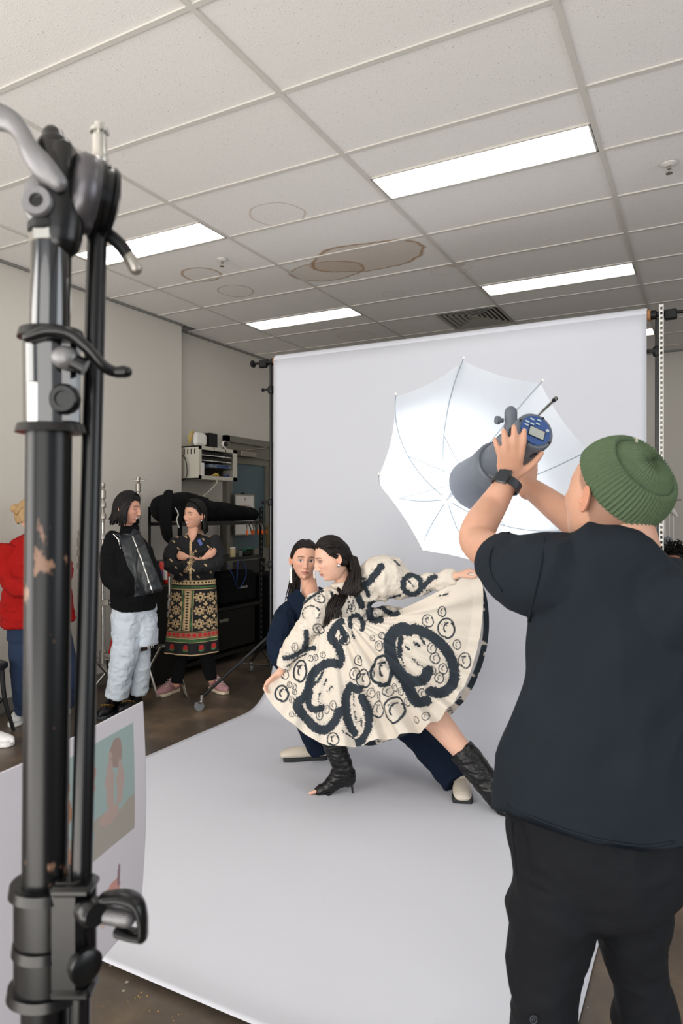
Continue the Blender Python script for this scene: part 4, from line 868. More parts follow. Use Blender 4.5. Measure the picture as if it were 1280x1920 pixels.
# ------------------------------------------------------------------ photographer in the green beanie
skP = SK(196, 150, 126)
pr = thing('person', 'person from behind in green ribbed beanie and charcoal t-shirt, reaching up to flash', 'person', cp(1115, 2300, 1.42)*[1, 1, 0])
JP = dict(head=cp(1150, 945, 1.45), neck=cp(1168, 1008, 1.44), shL=cp(1010, 1075, 1.46), shR=cp(1255, 1125, 1.39), elL=cp(893, 1016, 1.69), wrL=cp(953, 900, 1.742), elR=cp(1132, 1030, 1.64), wrR=cp(987, 910, 1.85),
          hipL=cp(1035, 1600, 1.44), hipR=cp(1190, 1600, 1.44), knL=cp(1016, 1905, 1.40), anL=cp(1015, 2270, 1.43), knR=cp(1210, 1915, 1.475), anR=cp(1236, 2235, 1.50))
mb = MB(); skeleton(mb, JP, 1.0, .98, legs=True, arms=False)
mb.tube([JP['shL'], cp(940, 1045, 1.57), JP['elL'], cp(900, 985, 1.72), cp(925, 945, 1.765), JP['wrL']], [.052, .048, .042, .043, .037, .027], 18, res=4, cap='round')
mb.tube([JP['shR'], cp(1200, 1082, 1.50), JP['elR'], cp(1085, 985, 1.71), cp(1030, 942, 1.79), JP['wrR']], [.052, .048, .042, .041, .035, .027], 18, res=4, cap='round')
mb.tube([cp(1172, 1030, 1.44), cp(1165, 985, 1.44), cp(1155, 950, 1.45)], [(.070, .064), (.062, .06), (.062, .06)], 20, res=4, ref=RT, cap='round')
hand(mb, JP['wrL'], cv(-.06, .84, -.54), cv(.1, .54, .84), cv(1, -.05, .1), .86, curl=((.10, .30, .35), (.10, .32, .38), (.12, .36, .4), (.18, .4, .4)), fan=(.10, -.04, -.18, -.36), thumb=(.40, .85, .25), tcurl=.35, wr=.034, fr=1.22)
hand(mb, JP['wrR'], cv(-.05, .9, .25), cv(-.5, .1, .85), cv(.85, -.2, .45), 1.0, curl=(.3, .5, .4), thumb=(.75, .55, .2), tcurl=.15, wr=.029, fr=1.2)
fP = cv(-.46, .26, .85); hv, hf, hc, HP = head(cp(1141, 932, 1.455), fP, cv(.15, .95, -.12), 1.0, skP, skP*.55, lips=(.42, .16, .13), brow=(.03, .02, .015), male=1.0)
put_body(pr, mb, (hv, hf, hc), skP, .0042)
# beanie
def beanie():
    ax = cv(.42, .55, -.72); c = cp(1167, 909, 1.445); a = nrm(np.cross(ax, FW)); b = np.cross(ax, a); nu = 720; R0 = .0935; rows = []
    ph = np.linspace(0, 2*np.pi, nu, endpoint=False)
    def row(th, r, amp, nr=66, sq=1.0):
        rr = r+amp*np.cos(ph*nr)+.0012*np.cos(ph*4+.5); z = math.cos(th)*sq
        return c+ax*(rr*z)[:, None]+(a*np.cos(ph)[:, None]+b*np.sin(ph)[:, None])*(rr*math.sin(th))[:, None]
    for i, t in enumerate(np.linspace(.02, .92, 70)):    # crown with gathered top
        r = R0*(1-.07*math.exp(-(t/.10)**2)); rows.append(row(t, r, .0010*min(1, t/.25)+(.0016*math.exp(-((t-.18)/.15)**2)), 66 if t > .55 else 33, .97))
    crown = np.vstack(rows); 
    rows = []                                           # turned-up cuff
    prof = [(.86, .0935, 0), (.855, .098, .001), (.87, .1015, .0016)]+[(t, .1025+.002*math.sin((t-.9)*3), .0019) for t in np.linspace(.90, 1.62, 34)]+[(1.65, .101, .0016), (1.66, .097, .001), (1.64, .092, 0)]
    for t, r, am in prof: rows.append(row(t, r, am, 66))
    return crown, np.vstack(rows), nu, ax, c, a, b
cr, cu, nu, bax, bc, ba, bb = beanie()
M['green_knit'] = mat('green_knit_wool', S(88, 106, 80), .97, spec=.2, bump=.9, bscale=420)
o = put('beanie', cr, grid_faces(nu, len(cr)//nu, True), 'green_knit', pr, sharp=None)
put('cuff', cu, grid_faces(nu, len(cu)//nu, True), 'green_knit', o, sharp=None)
lb = cp(1186, 826, 1.445); tb = MB().box(lb, (.020, .003, .010), np.array([RT, FW, UP]).T).put('beanie_tag', mat('beige_tag', S(190, 188, 160), .7), o)
# t-shirt
b = MB(); rf = cv(.95, -.08, -.25)
b.tube([cp(1170, 1022, 1.44), cp(1165, 1045, 1.43), cp(1155, 1082, 1.44), cp(1146, 1180, 1.45), cp(1142, 1300, 1.44), cp(1128, 1440, 1.42), cp(1122, 1560, 1.41), cp(1122, 1640, 1.41)], [(.066, .060), (.115, .080), (.170, .105), (.170, .125), (.178, .130), (.196, .140), (.206, .145), (.206, .145)], 28, res=4, ref=rf, cap='flat')
b.tube([cp(1080, 1090, 1.46), cp(1010, 1078, 1.47), cp(965, 1060, 1.52), cp(930, 1045, 1.575)], [.085, .088, .080, .070], 20, res=4, cap='flat')
b.tube([cp(1215, 1125, 1.40), cp(1266, 1150, 1.37), cp(1255, 1120, 1.47)], [.085, .085, .07], 20, res=4, cap='round')
V, F = remesh(b, .0055, 5); V = wrinkle(V, F, .018, (4.5, 4.5, 2.6), 41, A=np.array([RT*.8+UP*.6, FW, UP*.8-RT*.6])); V = wrinkle(V, F, .008, (11, 11, 5), 42, A=np.array([RT*.8-UP*.6, FW, UP*.8+RT*.6]))
h0 = cp(937, 1520, 1.40); h1 = cp(1130, 1583, 1.40); h2 = cp(1245, 1597, 1.38)
x, y = project(V); hem = np.interp(x, [900, 937, 1000, 1100, 1200, 1250, 1330], [1512, 1520, 1547, 1580, 1597, 1592, 1575]); k = y > hem; d = (V-np.array([0, 0, CAMZ]))@FW; V[k, 2] = CAMZ+(960-hem[k])/FPX*d[k]
put('t_shirt', V, F, 'tee', pr, sharp=None)
def seam(pxs, nm, w=.003, off=.002):
    # stitched seam laid on the cloth: nearest camera-side vertex of the shirt under each point
    N = vnormals(V, F); vis = np.einsum('ij,ij->i', N, np.array([0, 0, CAMZ])-V) > 0; pts = []
    for px, py in pxs:
        dd = (x2-px)**2+(y2-py)**2+np.where(vis, 0, 1e9); i = int(np.argmin(dd)); pts.append(V[i]+N[i]*off)
    MB().tube(pts, w, 6, res=3).put(nm, 'tee', pr, sharp=None)
x2, y2 = project(V)
seam([(1020, 1010), (1012, 1050), (1004, 1110), (992, 1165)], 'sleeve_seam'); seam([(954, 1000), (922, 1035), (920, 1075), (942, 1110)], 'sleeve_hem'); seam([(950, 1510), (1002, 1535), (1100, 1568), (1200, 1584), (1262, 1576)], 'bottom_hem', .0025)
# trousers
rf = cv(.95, 0, -.25)
b = MB(); b.tube([cp(1120, 1535, 1.42), cp(1116, 1600, 1.42), cp(1108, 1650, 1.43), cp(1108, 1672, 1.44)], [(.178, .128), (.178, .130), (.162, .12), (.13, .075)], 26, res=4, ref=rf, cap='round')
b.tube([cp(1045, 1640, 1.43), cp(1030, 1760, 1.42), cp(1021, 1850, 1.41), cp(1018, 1920, 1.41), cp(1015, 2100, 1.43), cp(1015, 2290, 1.44)], [(.100, .115), (.082, .105), (.067, .09), (.061, .082), (.064, .075), (.062, .07)], 22, res=4, ref=rf, cap='flat')
b.tube([cp(1178, 1640, 1.45), cp(1184, 1755, 1.47), cp(1200, 1850, 1.47), cp(1213, 1920, 1.47), cp(1225, 2080, 1.49), cp(1238, 2250, 1.50)], [(.090, .115), (.064, .100), (.057, .085), (.064, .085), (.066, .075), (.062, .07)], 22, res=4, ref=rf, cap='flat')
o_, Vt, Ft = cloth(pr, 'trousers', b, 'trouser', .006, 5, .008, (5, 5, 8), 44)
MB().tube([cp(958, 1540, 1.37), cp(962, 1590, 1.345), cp(967, 1640, 1.335)], .003, 6, res=3).put('pocket_welt', 'trouser', pr)
lg = MB(); c0 = cp(1000, 1912, 1.318); lg.tube([c0+RT*.0065*math.cos(t)+UP*.0075*math.sin(t) for t in np.linspace(0, 6.283, 17)], .0009, 5); lg.tube([c0+RT*-.003-UP*.003, c0+RT*-.002+UP*.003, c0+RT*.003+UP*.003, c0+RT*.001-UP*.003], .0008, 5)
lg.put('trouser_emblem', mat('grey_emblem', S(70, 74, 82), .6), pr)
shoe(pr, cp(1015, 2330, 1.40)*[1, 1, 0], cv(-.2, 0, 1), .28, .10, 'black_plastic', 'black_sole', 'sneaker', ank=cp(1015, 2270, 1.44)); shoe(pr, cp(1240, 2280, 1.46)*[1, 1, 0], cv(.1, 0, 1), .28, .10, 'black_plastic', 'black_sole', 'sneaker', ank=cp(1238, 2235, 1.50))
# watch
wt = thing('wrist_watch', 'black square watch on the raised wrist in front of the flash', 'watch', cp(955, 893, 1.79)); fa = nrm(JP['wrL']-JP['elL']); wc = JP['wrL']-fa*.012
sd = nrm(np.cross(fa, FW)); bn = np.cross(fa, sd); V = []
for w_ in (-.011, .011):
    for rr_ in (.0335, .0375):
        for t in np.linspace(0, 2*np.pi, 32, endpoint=False): V.append(wc+fa*w_+sd*rr_*math.cos(t)+bn*rr_*.86*math.sin(t))
Fw = []
for j in range(32):
    k = (j+1) % 32
    for a_, b2 in ((0, 1), (1, 3), (3, 2), (2, 0)): Fw.append((a_*32+j, a_*32+k, b2*32+k, b2*32+j))
m_ = MB(); m_.V = V; m_.F = Fw; m_.put('strap', mat('navy_black_strap', S(24, 30, 38), .5), wt)
out = nrm(-FW*.75-RT*.55); ux = nrm(np.cross(fa, out)); oo = nrm(np.cross(ux, fa)); MB().box(wc+oo*.036, (.034, .040, .011), np.array([ux, fa, oo]).T, bev=.004).put('case', 'black_metal', wt)
MB().box(wc+oo*.0418, (.029, .035, .001), np.array([ux, fa, oo]).T).put('screen', mat('watch_glass', S(34, 40, 44), .1), wt)

# ------------------------------------------------------------------ studio flash and umbrella
Bk = cp(1003, 808, 1.72); Fr = cp(893, 906, 2.03); AX = nrm(Fr-Bk); fl_ = thing('studio_flash', 'grey studio flash head with a blue rear panel, held up in both hands', 'flash light', Bk)
sx = nrm(np.cross(AX, UP)); sy = np.cross(sx, AX)     # sx right, sy up
if sx@RT < 0: sx, sy = -sx, -sy
if sy[2] < 0: sy = -sy
body = MB(); body.lathe(Bk, AX, [(.0, .038), (.0, .048), (.004, .0505), (.012, .0515), (.052, .0515), (.053, .050), (.055, .050), (.056, .0515), (.21, .054)], 48); body.put('housing', 'grey_strobe', fl_, sharp=30)
body = MB(); body.lathe(Bk+AX*.195, AX, [(.0, .050), (.0, .061), (.006, .066), (.05, .067), (.056, .060)], 48); body.put('front_collar', 'grey_strobe', fl_, sharp=30)
rf_ = MB(); prof = [(.235, .058), (.25, .062), (.31, .073), (.345, .078), (.352, .0795), (.359, .0795), (.359, .077), (.350, .076), (.31, .070), (.25, .058), (.245, .02)]
n = 48; Vr = []; 
for h, r in prof:
    for j in range(n): t = 2*math.pi*j/n; Vr.append(Bk+AX*h+r*(sx*math.cos(t)+sy*math.sin(t)))
put('reflector_bell', np.array(Vr), grid_faces(n, len(prof), True), 'strobe_grey_light', fl_, sharp=50)
MB().lathe(Bk+AX*.25, AX, [(0, .018), (.02, .022), (.05, .02), (.06, .01)], 20).put('flash_tube', mat('flash_glow', (1, .97, .92, 1), .4, emit=14), fl_)
pn = MB().lathe(Bk-AX*.0035, AX, [(0, .038), (.0, .0400), (.004, .0400)], 48).put('rear_panel', 'blue_panel', fl_); pm = Bk-AX*.0045
def onp(a, b_, z=0): return pm+sx*a+sy*b_-AX*z
PR = np.array([sx, sy, AX]).T
rot = -.42; cx_, cy_ = math.cos(rot), math.sin(rot); PR2 = np.array([sx*cx_+sy*cy_, -sx*cy_+sy*cx_, AX]).T; 
MB().box(onp(.0, -.008), (.040, .024, .002), PR2).put('display', 'lcd', pn); MB().box(onp(.0, -.008, .0001), (.044, .028, .0012), PR2).put('display_frame', 'black_plastic', pn)
for k, (a, b_) in enumerate([(-.020, .023), (-.005, .030), (.014, .027), (-.024, .014), (-.008, .017), (.008, .017)]): MB().box(onp(a, b_, .0012), (.011, .0045, .003), PR2, bev=.0012).put('button', 'button', pn)
MB().lathe(onp(.030, -.002), -AX, [(0, .004), (.004, .004)], 12).put('knob', 'button', pn)
tx = MB(); tx.box(onp(-.030, .001), (.006, .003, .0006), PR2); tx.put('printed_mark', 'button', pn)
for t in (.9, 2.5, 4.0, 5.5): MB().lathe(Bk-AX*.001+.0455*(sx*math.cos(t)+sy*math.sin(t)), -AX, [(0, .003), (.002, .003)], 8).put('screw', 'black_plastic', fl_)
# socket, side vents, lettering
for (t, h, w, l) in ((-1.35, .032, .030, .020),):
    rad = sx*math.cos(t)+sy*math.sin(t); tg_ = -sx*math.sin(t)+sy*math.cos(t); MB().box(Bk+AX*h+rad*.0515, (w, .004, l), np.array([tg_, rad, AX]).T, bev=.0015).put('power_socket', 'black_plastic', fl_)
for t0, h0_ in ((2.75, .03), (-2.35, .20)):
    for k in range(4):
        t = t0+k*.14; rad = sx*math.cos(t)+sy*math.sin(t); tg_ = -sx*math.sin(t)+sy*math.cos(t); MB().box(Bk+AX*h0_+rad*.0525, (.003, .003, .020), np.array([tg_, rad, AX]).T).put('vent_slot', 'black_plastic' if h0_ < .1 else 'cream_plastic', fl_)
def text(name, s, size, loc, rx, ry, m, parent, ext=.0004, align='CENTER'):
    cu_ = bpy.data.curves.new('t', 'FONT'); cu_.body = s; cu_.size = size; cu_.extrude = ext; cu_.align_x = align; cu_.align_y = 'CENTER'
    o = bpy.data.objects.new('t', cu_); COL.objects.link(o); dg = bpy.context.evaluated_depsgraph_get(); dg.update(); me = bpy.data.meshes.new_from_object(o.evaluated_get(dg))
    bpy.data.objects.remove(o); bpy.data.curves.remove(cu_)
    rx = nrm(rx); ry = nrm(ry); rz = np.cross(rx, ry); org = ORG[parent.name] if parent else np.zeros(3)
    Mx = Matrix(((rx[0], ry[0], rz[0], loc[0]-org[0]), (rx[1], ry[1], rz[1], loc[1]-org[1]), (rx[2], ry[2], rz[2], loc[2]-org[2]), (0, 0, 0, 1))); me.transform(Mx)
    me.materials.clear(); me.materials.append(M[m] if isinstance(m, str) else m); o = bpy.data.objects.new(name, me); COL.objects.link(o)
    if parent: o.parent = parent; ORG[o.name] = org
    return o
M['grey_ink'] = mat('grey_ink', S(60, 64, 72), .6)
tt = 2.05; rad = sx*math.cos(tt)+sy*math.sin(tt); rd = nrm(np.cross(AX, rad)); text('lettering', 'MULTIBLITZ', .020, Bk+AX*.14+rad*.0548, -AX if True else AX, np.cross(rad, -AX), 'grey_ink', fl_)
MB().box(Fr+.0*AX-(Fr-Bk)@AX*0*AX+sx*(-.0)+(-sy)*.078-AX*(.012-.0), (.028, .002, .008), np.array([sx, -sy, AX]).T).put('yellow_sticker', 'yellow', fl_)
# bracket, tilt handle
hb0 = Bk+AX*.085-sx*.012+sy*.050; hn = MB(); hn.tube([hb0-sy*.01+AX*.03, hb0+sy*.02], [.013, .013], 14, cap='round'); hn.tube([hb0-AX*.005, hb0+sy*.022-AX*.006, hb0+sy*.040-AX*.012], [.0165, .0165, .0165], 18, res=3, cap='round'); hn.put('tilt_bracket', 'grey_strobe', fl_, sharp=None)
MB().lathe(hb0-sx*.02+sy*.022, -sx, [(0, .006), (.010, .006), (.011, .011), (.020, .011)], 12).put('clamp_knob', 'grey_strobe', fl_)
# umbrella
um = thing('umbrella', 'open white shoot-through umbrella glowing in front of the flash', 'umbrella', cp(838, 937, 2.5)); se = cp(1042, 747, 1.70); ap = cp(838, 937, 2.52); UA = nrm(ap-se)
MB().tube([se, ap+UA*.03], .0042, 10).put('shaft', 'chrome', um); MB().tube([se, se+UA*.012], .0055, 10).put('shaft_tip', 'black_plastic', um)
targets = [(851, 668), (729, 708), (709, 853), (818, 1020), (948, 1052), (1060, 985), (1088, 857), (997, 728)]
def rimpts(R, h, a0, sg=1):
    a = nrm(np.cross(UA, UP)); b = np.cross(a, UA); return [ap-UA*h+R*(a*math.cos(a0-sg*k*math.pi/4)+b*math.sin(a0-sg*k*math.pi/4)) for k in range(8)]
best = (1e9,)
for R in np.linspace(.34, .60, 27):
    for h in np.linspace(.08, .42, 18):
        for a0 in np.linspace(0, 2*math.pi, 48, endpoint=False):
            for sg in (1, -1):
                X, Y = project(np.array(rimpts(R, h, a0, sg))); e = sum((X[i]-targets[i][0])**2+(Y[i]-targets[i][1])**2 for i in (0, 1, 2, 6, 7))
                if e < best[0]: best = (e, R, h, a0, sg)
                pass
_, R_, h_u, a0, sg_ = best; rim = rimpts(R_, h_u, a0, sg_); print('umbrella', best)
def canopy(q, s):          # q: angular position in gores 0..8, s: 0 apex .. 1 rim
    k = int(q) % 8; f = q-int(q); ra = rim[k]; rb = rim[(k+1) % 8]; cr_ = ap-UA*h_u
    def rib(rp): rad_ = rp-cr_; return ap+rad_*math.sin(s*1.25)/math.sin(1.25)-UA*h_u*(1-math.cos(s*1.25))/(1-math.cos(1.25))
    p = rib(ra)*(1-f)+rib(rb)*f; scal = 4*f*(1-f); cen = ap-UA*h_u*s*s
    return p+(cen-p)*.045*scal*s+UA*.006*scal*math.sin(s*3.1)
nq, ns = 96, 26; V = np.array([canopy(8*i/nq, max(s, .01)) for s in np.linspace(0.01, 1, ns) for i in range(nq)])
cmn = bpy.data.materials.new('white_umbrella_nylon'); cmn.use_nodes = True; nt = cmn.node_tree; nt.nodes.remove(nt.nodes['Principled BSDF']); out_ = nt.nodes['Material Output']
df = nt.nodes.new('ShaderNodeBsdfDiffuse'); df.inputs[0].default_value = S(226, 230, 236); tr = nt.nodes.new('ShaderNodeBsdfTranslucent'); tr.inputs[0].default_value = S(228, 234, 240); ms = nt.nodes.new('ShaderNodeMixShader'); ms.inputs[0].default_value = .45
nt.links.new(df.outputs[0], ms.inputs[1]); nt.links.new(tr.outputs[0], ms.inputs[2]); nt.links.new(ms.outputs[0], out_.inputs[0])
put('canopy', V, grid_faces(nq, ns, True), cmn, um, sharp=None)
M['rib_wire'] = mat('rib_wire', S(150, 158, 162), .35, .8)
for k in range(8):
    pts = [canopy(k, s)-UA*.004 for s in np.linspace(.05, 1, 12)]; pts[-1] = pts[-1]+nrm(pts[-1]-pts[-2])*.012
    rb_ = MB().tube(pts, .0018, 6).put('rib', 'rib_wire', um); MB().tube([canopy(k, .48)-UA*.004, ap-UA*.22], .0013, 5).put('stretcher', 'rib_wire', rb_)
    MB().ell(pts[-1], (.004, .004, .004), None, 8, 6).put('rib_tip', 'white_plastic', rb_)
MB().lathe(ap-UA*.235, UA, [(0, .008), (.004, .011), (.02, .011), (.024, .008)], 12).put('runner', 'black_plastic', um)
# the flash itself: inside the bell, aimed along its axis into the umbrella
l = bpy.data.lights.new('flash_light', 'SPOT'); l.energy = 20; l.color = (.96, .98, 1.0); l.shadow_soft_size = .035; l.spot_size = math.radians(150); l.spot_blend = .9
lo = bpy.data.objects.new('flash_light', l); COL.objects.link(lo); lo.location = Bk+AX*.325; lo.rotation_euler = Vector(AX).to_track_quat('-Z', 'Y').to_euler()
# ------------------------------------------------------------------ onlookers at the left
skC = SK(206, 152, 130)
wc_ = thing('person', 'woman with a dark bob, black sweater with leather front and bleached ripped jeans', 'person', cp(238, 1335, 5.15)*[1, 1, 0])
JC = dict(head=cp(234, 955, 5.14), neck=cp(238, 990, 5.18), shL=cp(214, 1014, 5.10), shR=cp(262, 1012, 5.28), elL=cp(209, 1082, 5.05), wrL=cp(243, 1104, 5.00), elR=cp(274, 1075, 5.25), wrR=cp(262, 1092, 5.16), hipL=cp(238, 1145, 5.13), hipR=cp(266, 1145, 5.25), knL=cp(232, 1225, 5.06), anL=cp(216, 1308, 5.12), knR=cp(266, 1225, 5.2), anR=cp(257, 1300, 5.24))
mb = MB(); skeleton(mb, JC, .93, .9); hand(mb, JC['wrL']+.06*FW, cv(.5, -.5, .6), cv(0, .1, 1), cv(0, 1, 0), .85); hand(mb, JC['wrR'], cv(-.2, -1, .1), cv(0, .1, 1), cv(0, 1, 0), .85)
hv, hf, hc, HC = head(cp(240, 953, 5.12), cv(.95, -.12, -.16), cv(.05, 1, .02), .97, skC, SK(26, 20, 18), smile=.5, lips=(.45, .14, .13), eyes='closed')
put_body(wc_, mb, (hv, hf, hc), skC, .0055)
def bob(H, root, m, n, L, seed, flip=0.0, r=.010, part=.0, front=1.25):
    cvx, cfx = hair_cap(H, 'low', 1.07); rr = np.random.default_rng(seed); st = []; en = []; tl = []
    for i in range(n):
        a = rr.uniform(-math.pi, math.pi); st.append((rr.normal(part, .12), rr.uniform(-.5, .55), 1.0)); aa = a*1.0
        if abs(aa) < front: aa = math.copysign(front+rr.uniform(0, .5), aa)
        z = rr.uniform(-.30, -.1); en.append((math.sin(aa), math.cos(aa), z)); o = hp(H, (math.sin(aa)*.02, math.cos(aa)*.02, 0))-H[0]
        ll = L*rr.uniform(.75, 1.1); dn = np.array([0, 0, -1.0]); tl.append([o*.15+dn*ll*.5, o*(.1+flip)+dn*ll*.95])
    h = locks(H, st, en, tl, r, seed, lift=1.12, jit=.004, mid=(0, 0, .25)); q = MB(); q.V = list(cvx)+list(h.V); q.F = [tuple(f) for f in cfx]+[tuple(i+len(cvx) for i in f) for f in h.F]
    return q.put('hair', m, root, sharp=None)
bob(HC, wc_, 'hair_black', 240, .10, 11, flip=.8, r=.012)
b = MB(); rc = cv(.75, 0, .65)
b.tube([cp(252, 1136, 5.17), cp(253, 1100, 5.15), cp(247, 1060, 5.14), cp(240, 1020, 5.16), cp(238, 1000, 5.17)], [(.165, .145), (.17, .15), (.15, .14), (.13, .10), (.07, .06)], 24, res=4, ref=rc, cap='flat')
b.tube([cp(240, 1008, 5.17), cp(243, 986, 5.15)], [.072, .064], 18, cap='flat'); b.tube([cp(266, 1030, 5.12), cp(276, 1070, 5.08), cp(286, 1108, 5.06)], [.07, .085, .075], 18, res=4, cap='flat')
b.tube([JC['shL'], cp(207, 1050, 5.06), cp(210, 1084, 5.03), cp(228, 1098, 5.0), cp(244, 1104, 5.02)], [.072, .068, .068, .060, .05], 18, res=4, cap='round')
o, V, F = cloth(wc_, 'sweater', b, 'black_knit', .005, 4, .010, (8, 8, 6), 51)
for nm, poly, m_, off in (('leather_front', [(209, 1000), (222, 1006), (230, 1034), (238, 1060), (252, 1085), (251, 1120), (270, 1117), (286, 1112), (306, 1106), (293, 1072), (276, 1030), (262, 996), (249, 990), (245, 1000), (228, 1000)], 'vest_leather', .006), ('zip', [(245, 1003), (248, 1003), (268, 1050), (287, 1108), (284, 1111), (265, 1053)], 'silver', .009), ('piping', [(207, 1002), (214, 1001), (223, 1010), (228, 1030), (226, 1030), (220, 1013), (213, 1004)], 'silver', .008)):
    p_ = patch(V, F, poly, off)
    if p_: put(nm, p_[0], p_[1], m_, o if nm != 'sweater' else wc_, sharp=None)
b = MB(); b.tube([cp(252, 1120, 5.17), cp(253, 1160, 5.17)], [(.155, .12), (.165, .12)], 22, ref=rc, cap='round')
b.tube([cp(240, 1150, 5.13), cp(238, 1200, 5.10), cp(227, 1260, 5.08), cp(219, 1304, 5.10)], [.115, .100, .082, .074], 20, res=4, cap='flat')
b.tube([cp(266, 1150, 5.2), cp(272, 1185, 5.16), cp(274, 1208, 5.16)], [.10, .085, .080], 20, res=4, cap='flat'); b.tube([cp(264, 1205, 5.19), cp(264, 1250, 5.2), cp(259, 1296, 5.24)], [.055, .062, .066], 20, res=4, cap='flat')
o, V, F = cloth(wc_, 'jeans', b, 'light_denim', .0055, 4, .011, (8, 8, 11), 52)
p_ = patch(V, F, [(263, 1213), (279, 1210), (276, 1221), (264, 1223)], .001)
if p_: put('knee_rip', p_[0], p_[1], mat('rip_dark_skin', S(60, 40, 34), .9), o, sharp=None)  # dark skin showing through the ripped knee
fr = MB()
for px, py, d in [(270+i*2.2, 1209, 5.08) for i in range(9)]+[(203+i*3.2, 1303, 5.03) for i in range(10)]+[(247+i*3, 1297, 5.18) for i in range(9)]:
    a = cp(px, py, d); fr.tube([a, a+[rng.normal(0, .004), rng.normal(0, .004), -.015-.02*rng.random()]], .0014, 4)
q = fr.put('fray', 'white_plastic', o); q['kind'] = 'stuff'
for hx, hy, dd, az in ((219, 1325, 5.22, (-.15, 0, -1)), (260, 1318, 5.32, (-.25, 0, -1))):
    s_ = shoe(wc_, cp(hx, hy, dd)*[1, 1, 0], cv(*az), .255, .098, 'black_leather', 'black_sole', 'boot', ank=cp(hx-1, hy-22, dd-.02), name='boot')
    tip = cp(hx, hy, dd)*[1, 1, 0]+cv(*az)*.15
    for k in range(4):
        cc = tip+RT*(-.036+.024*k)+[0, 0, .088-.004*abs(k-1.5)]-FW*.02; MB().tube([cc+RT*.014*math.cos(t)+(UP*.8-FW*.4)*.011*math.sin(t) for t in np.linspace(0, 6.283, 13)], .0032, 6).put('chain_link', 'gold', s_)

skD = SK(216, 164, 138)
wd = thing('person', 'smiling woman with crossed arms in a black embroidered tunic and pink sneakers', 'person', cp(362, 1305, 5.65)*[1, 1, 0])
JD = dict(head=cp(369, 962, 5.67), neck=cp(366, 994, 5.68), shL=cp(334, 1012, 5.64), shR=cp(396, 1010, 5.70), elL=cp(322, 1062, 5.55), wrL=cp(362, 1056, 5.47), elR=cp(403, 1056, 5.60), wrR=cp(352, 1046, 5.50), hipL=cp(345, 1140, 5.68), hipR=cp(380, 1140, 5.70), knL=cp(340, 1210, 5.66), anL=cp(331, 1282, 5.66), knR=cp(385, 1210, 5.70), anR=cp(396, 1275, 5.74))
mb = MB(); skeleton(mb, JD, .93, .98)
hand(mb, JD['wrR'], cv(-.9, .15, .05), cv(.2, -.2, 1), cv(0, 1, 0), .80, curl=(.7, .9, .6), thumb=(.9, .4, .3), spread=.03); hand(mb, cp(384, 1046, 5.50), cv(.75, .45, .1), cv(-.3, .2, 1), cv(0, 1, 0), .78, curl=(.4, .6, .5), thumb=(.9, .3, .4), spread=.04)
hv, hf, hc, HD = head(cp(364, 965, 5.60), cv(-.56, -.02, -.82), cv(.10, 1, .02), .96, skD, SK(26, 20, 18), smile=1.0, lips=(.50, .16, .15), eyes='open')
put_body(wd, mb, (hv, hf, hc), skD, .0055)
bob(HD, wd, 'hair_black', 240, .11, 12, flip=.5, r=.011, front=1.8, part=-.1)
for e in (-1, 1): MB().ell(hp(HD, (e*.082, -.008, -.045)), (.005, .005, .008), None, 8, 6).put('earring', 'silver', wd)
b = MB(); rd_ = JD['shR']-JD['shL']
b.tube([cp(364, 1086, 5.68), cp(364, 1060, 5.67), cp(365, 1020, 5.67), cp(366, 1004, 5.68)], [(.155, .105), (.16, .115), (.165, .105), (.07, .06)], 24, res=4, ref=rd_, cap='flat')
b.tube([JD['shL'], cp(322, 1040, 5.60), cp(322, 1062, 5.54), cp(345, 1062, 5.48), cp(362, 1056, 5.46)], [.058, .057, .054, .048, .042], 18, res=4, cap='flat')
b.tube([JD['shR'], cp(406, 1035, 5.66), cp(404, 1056, 5.58), cp(382, 1060, 5.50), cp(352, 1068, 5.46)], [.058, .057, .054, .048, .040], 18, res=4, cap='flat')
V, F = remesh(b, .005, 4); V = wrinkle(V, F, .010, (10, 10, 10), 61); V = wrinkle(V, F, .004, (26, 26, 26), 62); x, y = project(V)
BLK = SK(20, 20, 23); BG = SK(206, 176, 132); GR = SK(70, 120, 66); RD = SK(190, 44, 40)
C = np.tile(BLK, (len(V), 1)); N_ = vnormals(V, F)
for i in range(70):
    px_, py_ = 318+(i*37 % 88), 1004+((i*53) % 84); k = np.hypot(x-px_, y-py_) < 1.2; C[k] = BG
zc = 355+.0*y+np.where(y < 1020, (1020-y)*.12, 0); k = (np.abs(x-zc-2) < 1.9) & (np.abs(N_@FW) > .2); C[k] = BG
k = inpoly(x, y, [(356, 1034), (364, 1034), (362, 1056), (350, 1076), (343, 1072), (354, 1056)]); C[k] = np.where((np.sin((x[k]+y[k])*1.6) > 0)[:, None], BG, BLK)
put('tunic_top', V, F, 'painted', wd, cols=C, sharp=None)
V2, F2 = remesh(MB().tube([cp(362, 992, 5.60), cp(361, 1004, 5.575), cp(360, 1016, 5.565)], [(.045, .03), (.035, .02), (.008, .008)], 12, res=3, ref=RT, cap='round'), .004, 2); put('neck_opening', V2, F2, 'skin', wd, cols=np.tile(skD, (len(V2), 1)), sharp=None)
MB().box(cp(375, 1017, 5.54), (.03, .006, .055), np.array([nrm(RT+.5*UP), FW, nrm(UP-.5*RT)]).T, bev=.003).put('glasses_blue', 'blue_plastic', wd)
